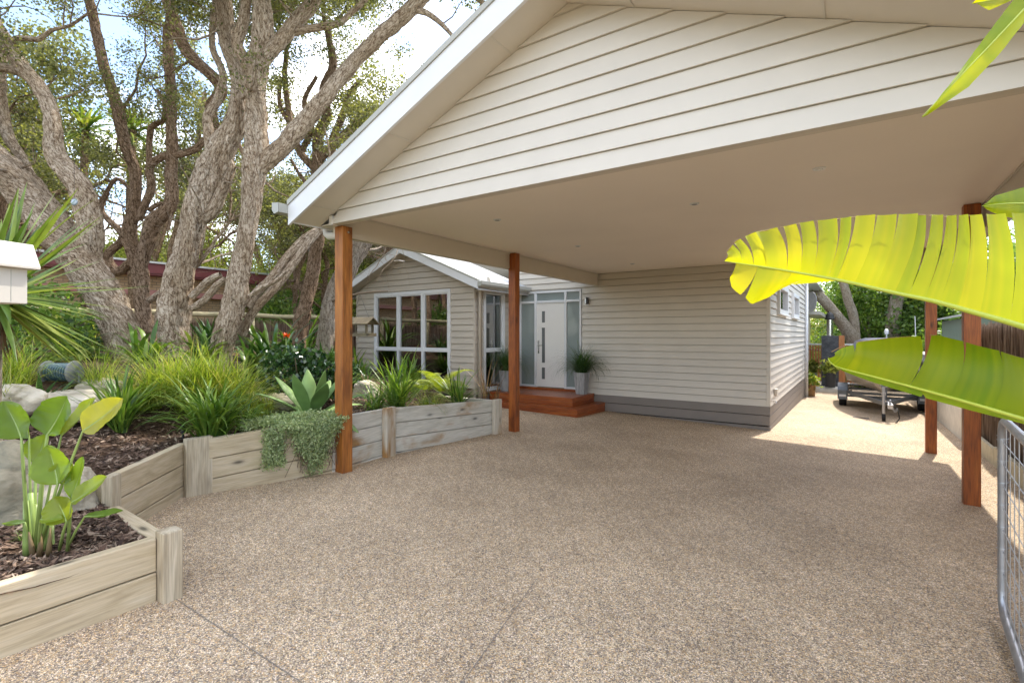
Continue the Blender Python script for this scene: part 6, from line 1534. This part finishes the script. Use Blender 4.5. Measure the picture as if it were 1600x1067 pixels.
# hose reel on the ground
hr = at_soil(96, 600); hc = Vector(hr)+Vector((0, 0, .13)); ho = empty('hose_reel', hr, 'grey hose reel with a blue hose behind the flat boulder', 'hose reel')
M['hgrey'] = paint('reel_grey', (.16, .17, .18), .45); M['hblue'] = paint('hose_blue', (.035, .075, .10), .5, .3)
ax = Vector((.8, .6, 0)).normalized()
for s_ in (-.15, .15):
    m = MB(); cc = hc+ax*s_; m.tube([cc-ax*.012, cc+ax*.012], .135, 22); m.build('drum_side', M['hgrey'], ho, bevel=.006)
m = MB(); px_ = Vector((-ax.y, ax.x, 0)); m.tube([hc+ax*(-.135+.27*((k/24/9) if int(k/24/9) % 2 == 0 else 1))+(px_*math.cos(k*2*math.pi/24)+Vector((0, 0, 1))*math.sin(k*2*math.pi/24))*.095 for k in range(24*9)], .014, 6); m.build('hose', M['hblue'], ho, smooth=True)
m = MB(); m.tube([hc-ax*.2+Vector((0, 0, -.13)), hc-ax*.2+Vector((0, 0, .0)), hc+ax*.2+Vector((0, 0, .0)), hc+ax*.2+Vector((0, 0, -.13))], .012, 8); m.build('stand', M['hgrey'], ho)
m = MB(); m.tube([hc+ax*.1+Vector((0, 0, -.1)), Vector(at_soil(140, 606))+Vector((0, 0, .02)), Vector(at_soil(150, 614))+Vector((0, 0, .02)), Vector(at_soil(128, 612))+Vector((0, 0, .02))], .013, 6); m.build('hose_end', M['black'], ho)
# garden spike light and daisies
gl_ = Gg(288, 690); m = MB(); m.lathe((gl_.x-.03, gl_.y, .52), [(.012, 0), (.012, .07), (.022, .075), (.024, .15), (.02, .155)], 10); tag(m.build('spike_light', M['black'], None), 'small black spike light at the sleeper corner', 'light')
# dining chairs seen through the wing windows
M['chairw'] = paint('chair_white', (.72, .70, .66), .5); 
def chair(x, y, rz, label):
    o = empty('dining_chair', (x, y, .272), label, 'chair', 'white dining chairs inside the wing')
    m = MB()
    for k in range(8):
        z0 = .46+.075*k; off = .21+.012*k+.004*k*k*.5; m.prism([(x-.21+.004*k, y+off, .272+z0), (x+.21-.004*k, y+off, .272+z0), (x+.21-.004*(k+1), y+off+.015+.004*k, .272+z0+.074), (x-.21+.004*(k+1), y+off+.015+.004*k, .272+z0+.074)], (0, .03, 0))
    m.build('backrest', M['chairw'], o); m = MB(); m.box(x-.22, x+.22, y-.2, y+.24, .272+.43, .272+.47); m.build('seat', M['chairw'], o, bevel=.01)
    for sx_ in (-.19, .17):
        for sy_ in (-.18, .2): m = MB(); m.box(x+sx_, x+sx_+.025, y+sy_, y+sy_+.025, .273, .272+.43); m.build('leg', M['chrome'], o)
    for ch in o.children: pass
    o.rotation_euler.z = rz; return o
chair(-8.7, 10.15, 2.6, 'white dining chair behind the big window, right pane'); chair(-7.85, 10.2, 1.2, 'white dining chair behind the narrow side window')
tbl = empty('dining_table', (-9.3, 11.3, .272), 'dark timber dining table inside behind the big window', 'table')
m = MB(); m.box(-10.3, -8.2, 10.9, 11.8, .98, 1.02); m.build('tabletop', M['deck'], tbl)
for x in (-10.2, -8.36):
    for y in (10.95, 11.69): m = MB(); m.box(x, x+.06, y, y+.06, .273, .979); m.build('leg', M['dark'], tbl)
# ------------------------------------------------------------------ giant strelitzia at the right, leaning over the gate
M['banana'] = leafmat('big_paddle_leaf', [(0.15, 0.26, 0.010), (0.30, 0.36, 0.010), (0.44, 0.42, 0.012)], .45, .55, (1.7, 1.55, .3), vein=3.5)  # yellow end of the ramp has sunlight through the blade mixed into the colour
M['bananaedge'] = paint('leaf_edge_brown', (0.30, 0.18, 0.08), .7)
gb = Vector((1.42, 1.75, drive_z(1.42, 1.75))); gs_ = empty('giant_strelitzia', gb, 'giant strelitzia with split yellow green leaves reaching in from the right', 'plant')
def interp_poly(pts, t):
    k = t*(len(pts)-1); i = min(int(k), len(pts)-2); f = k-i; a, b = pts[i], pts[i+1]
    return [a[j]*(1-f)+b[j]*f for j in range(len(a))]
def strips(roots, tips, splits, tint, seed, belly=.03, nu=7, nrm=Vector((SN, -CS, 0)), crease=.0012, gap=.35, dens=26):
    """lamina between a midrib polyline and an edge polyline (both px,py,D), torn at given parameters"""
    r = np.random.default_rng(seed); V, F, T = [], [], []; edges = [0.0] + list(splits) + [1.0]
    for a, b in zip(edges[:-1], edges[1:]):
        n = max(3, int((b-a)*dens)); tin = float(np.clip(tint + r.normal(0, .09), 0, 1)); lift = r.normal(0, .006); base = len(V); tr = r.normal(0, .02); depth_gap = r.uniform(.25, .8)
        for i in range(n+1):
            vt = float(r.normal(0, .07))
            t = a + (b-a)*i/n; w_ = (i/n-.5)*2
            ro, ti = P(*interp_poly(roots, t)), P(*interp_poly(tips, t))
            tc_ = P(*interp_poly(tips, (a+b)/2))
            for j in range(nu+1):
                s = j/nu; shrink = gap*(max(0, s-depth_gap*.6)**1.1)*.26; tip_ = ti.lerp(tc_, shrink)
                p = ro.lerp(tip_, s) + nrm*(belly*math.sin(s*math.pi*.9) + lift*s + .008*s*w_*w_ + crease*math.sin(i*2.6+seed)*s) + Vector((0, 0, 0))
                if s > .9: p += Vector((0, 0, tr*.4*(s-.9)))
                V.append(tuple(p)); T.append(min(1, max(0, tin+vt)))
        for i in range(n):
            for j in range(nu): q = base+i*(nu+1)+j; F.append((q, q+1, q+nu+2, q+nu+1))
    return V, F, T
def big_leaf(mid, lams, petiole, seed, rr=.011, label=None, edge=False):
    V, F, T = [], [], []
    for (roots, tips, sp, tint, kw) in lams:
        v, f, t = strips(roots, tips, sp, tint, seed, **kw); b = len(V); V += v; F += [tuple(q+b for q in ff) for ff in f]; T += t; seed += 7
    ob = np_obj('leaf', np.array(V), np.array(F), M['banana'], gs_, {'tint': ('FLOAT', T)}, smooth=True)
    if label: ob['label'] = label
    m = MB(); r_edge = random.Random(seed)
    for (roots, tips, sp, tint, kw) in lams[:1]:
        e = [0.0]+list(sp)+[1.0]
        for a, b in zip(e[:-1], e[1:]):
            if len(sp) > 8 and r_edge.random() < .45: continue
            for k in range(6):
                t0, t1 = a+(b-a)*(.14+.72*k/6), a+(b-a)*(.14+.72*(k+1)/6); m.tube([P(*interp_poly(tips, t0)), P(*interp_poly(tips, t1))], .0011, 4, cap=False)
    if m.v and edge: m.build('leaf_edge', M['bananaedge'], ob)
    pts = [P(*q) for q in mid]; n = len(pts); pet = [Vector(q) for q in petiole]
    sp_, sr = smooth_path([tuple(p) for p in pts+pet], [max(.0015, rr*(.1+.9*min(1, i/(n-1)))) for i in range(n)] + [rr*(1+.5*(i+1)/len(pet)) for i in range(len(pet))], .03)
    m = MB(); m.tube([tuple(p) for p in sp_], list(sr), 8); m.build('midrib', M['bananastalk'], ob, smooth=True)
    return ob
M['bananastalk'] = paint('leaf_midrib', (0.38, 0.44, 0.05), .4, .1)
D1 = 1.42
m1 = [(1132, 408, D1+.12), (1171, 414, D1+.08), (1199, 418, D1+.06), (1258, 428, D1+.03), (1317, 439, D1), (1395, 457, D1-.03), (1456, 470, D1-.05), (1514, 486, D1-.07), (1600, 511, D1-.10), (1660, 534, D1-.10)]
t1 = [(1134, 396, D1+.13), (1150, 376, D1+.12), (1178, 364, D1+.1), (1252, 349, D1+.06), (1340, 339, D1+.04), (1427, 335, D1+.03), (1478, 339, D1+.02), (1513, 337, D1), (1582, 335, D1-.02), (1660, 332, D1-.02)]
# lower side of leaf one: fan at the tip, then folded back behind the blade
r1b = m1[:5] + [(1317, 439, D1), (1395, 457, D1-.03), (1514, 486, D1-.07), (1660, 534, D1-.1)]
lowroots = [(1150, 411, D1+.1), (1171, 414, D1+.08), (1199, 418, D1+.06), (1235, 424, D1+.045), (1270, 431, D1+.03), (1310, 438, D1+.005)]
lowtips = [(1137, 432, D1+.1), (1143, 452, D1+.09), (1170, 478, D1+.08), (1200, 465, D1+.09), (1228, 446, D1+.13), (1300, 440, D1+.12)]
backroots = m1[4:]; backtips = [(1322, 437, D1+.14), (1400, 440, D1+.22), (1460, 448, D1+.24), (1520, 462, D1+.22), (1600, 485, D1+.2), (1660, 505, D1+.2)]
big_leaf(m1, [(m1, t1, [.08, .14, .215, .28, .318, .355, .40, .425, .47, .515, .56, .60, .645, .69, .745, .80, .86, .93], .75, dict(belly=.02, gap=1.0, dens=120)),
              (lowroots, lowtips, [.30, .62, .8], .8, dict(belly=.012, gap=.9)), (backroots, backtips, [.3, .55, .8], .4, dict(belly=.01))],
         [(.75, 1.75, 1.50), (1.1, 1.72, 1.2), (1.38, 1.74, .7), (1.42, 1.75, .0)], 101, .0085, edge=True, label='upper leaf coloured yellow as if sun shone through, torn into many strips')
D2 = 1.50
m2 = [(1294, 560, D2+.16), (1305, 572, D2+.14), (1356, 586, D2+.1), (1435, 607, D2+.05), (1514, 629, D2), (1600, 655, D2-.05), (1670, 678, D2-.06)]
t2 = [(1295, 552, D2+.16), (1312, 543, D2+.14), (1335, 535, D2+.11), (1392, 528, D2+.10), (1459, 523, D2+.08), (1508, 536, D2+.04), (1560, 549, D2+.0), (1605, 562, D2-.03), (1670, 580, D2-.03)]
l2r = m2[1:]; l2t = [(1312, 578, D2+.14), (1365, 597, D2+.18), (1440, 620, D2+.15), (1514, 640, D2+.1), (1600, 662, D2+.06), (1670, 690, D2+.05)]
big_leaf(m2, [(m2, t2, [.22, .47, .60, .74, .88], .25, dict(belly=.022, gap=.75, dens=90)), (l2r, l2t, [.4], .2, dict(belly=.008))],
         [(.62, 1.72, 1.22), (.95, 1.7, .95), (1.3, 1.72, .55), (1.44, 1.75, .0)], 131, .0075, edge=True, label='lower broad green leaf with two tears')
D3 = 1.25
m3 = [(1441, 183, D3), (1500, 120, D3), (1548, 70, D3+.01), (1600, 15, D3+.02), (1660, -50, D3+.03), (1740, -130, D3+.05)]
u3 = [(1440, 182, D3), (1489, 122, D3+.02), (1531, 66, D3+.03), (1572, 12, D3+.05), (1640, -70, D3+.06), (1720, -160, D3+.08)]
v3 = [(1443, 184, D3), (1509, 139, D3-.01), (1560, 86, D3-.01), (1612, 20, D3), (1685, -40, D3), (1770, -110, D3+.02)]
big_leaf(m3, [(m3, u3, [], .05, dict(belly=.004, gap=.1, dens=30)), (m3, v3, [], .65, dict(belly=-.004, gap=.1, dens=30))], [(.62, 1.25, 2.75), (.95, 1.4, 2.5), (1.3, 1.65, 1.5), (1.40, 1.75, 0)], 161, .004, 'narrow folded leaf tip hanging from the top corner')
m4 = [(1519, 6, D3+.1), (1560, -2, D3+.1), (1620, -30, D3+.1), (1700, -70, D3+.1)]; u4 = [(1519, 4, D3+.1), (1545, -20, D3+.1), (1600, -60, D3+.1), (1690, -110, D3+.1)]; v4 = [(1521, 8, D3+.1), (1545, 17, D3+.09), (1600, -8, D3+.08), (1700, -40, D3+.08)]
big_leaf(m4, [(m4, u4, [], .7, dict(belly=.004)), (m4, v4, [], .7, dict(belly=.004))], [(.85, 1.4, 2.4), (1.25, 1.7, 1.5), (1.40, 1.76, 0)], 171, .004)
D5 = 1.75
m5 = [(1535, 322, D5), (1560, 319, D5), (1600, 318, D5), (1660, 320, D5), (1720, 326, D5)]; u5 = [(1535, 320, D5), (1553, 306, D5), (1600, 292, D5+.02), (1660, 285, D5+.02), (1720, 285, D5+.02)]; v5 = [(1535, 324, D5), (1556, 333, D5), (1600, 345, D5), (1660, 352, D5), (1720, 360, D5)]
big_leaf(m5, [(m5, u5, [], .3, dict(belly=.006)), (m5, v5, [.6], .3, dict(belly=.006))], [(1.05, 2.2, 1.9), (1.35, 1.95, 1.2), (1.42, 1.78, 0)], 181, .006)
m = MB()
for k in range(5): m.tube([(1.42+.05*math.cos(k*1.26), 1.75+.05*math.sin(k*1.26), gb.z-.05), (1.42+.06*math.cos(k*1.26), 1.75+.06*math.sin(k*1.26), .6), (1.40+.03*math.cos(k*1.26), 1.74+.03*math.sin(k*1.26), 1.25)], [.05, .045, .02], 9)
m.build('stalk', M['stalkdry'], gs_, smooth=True)
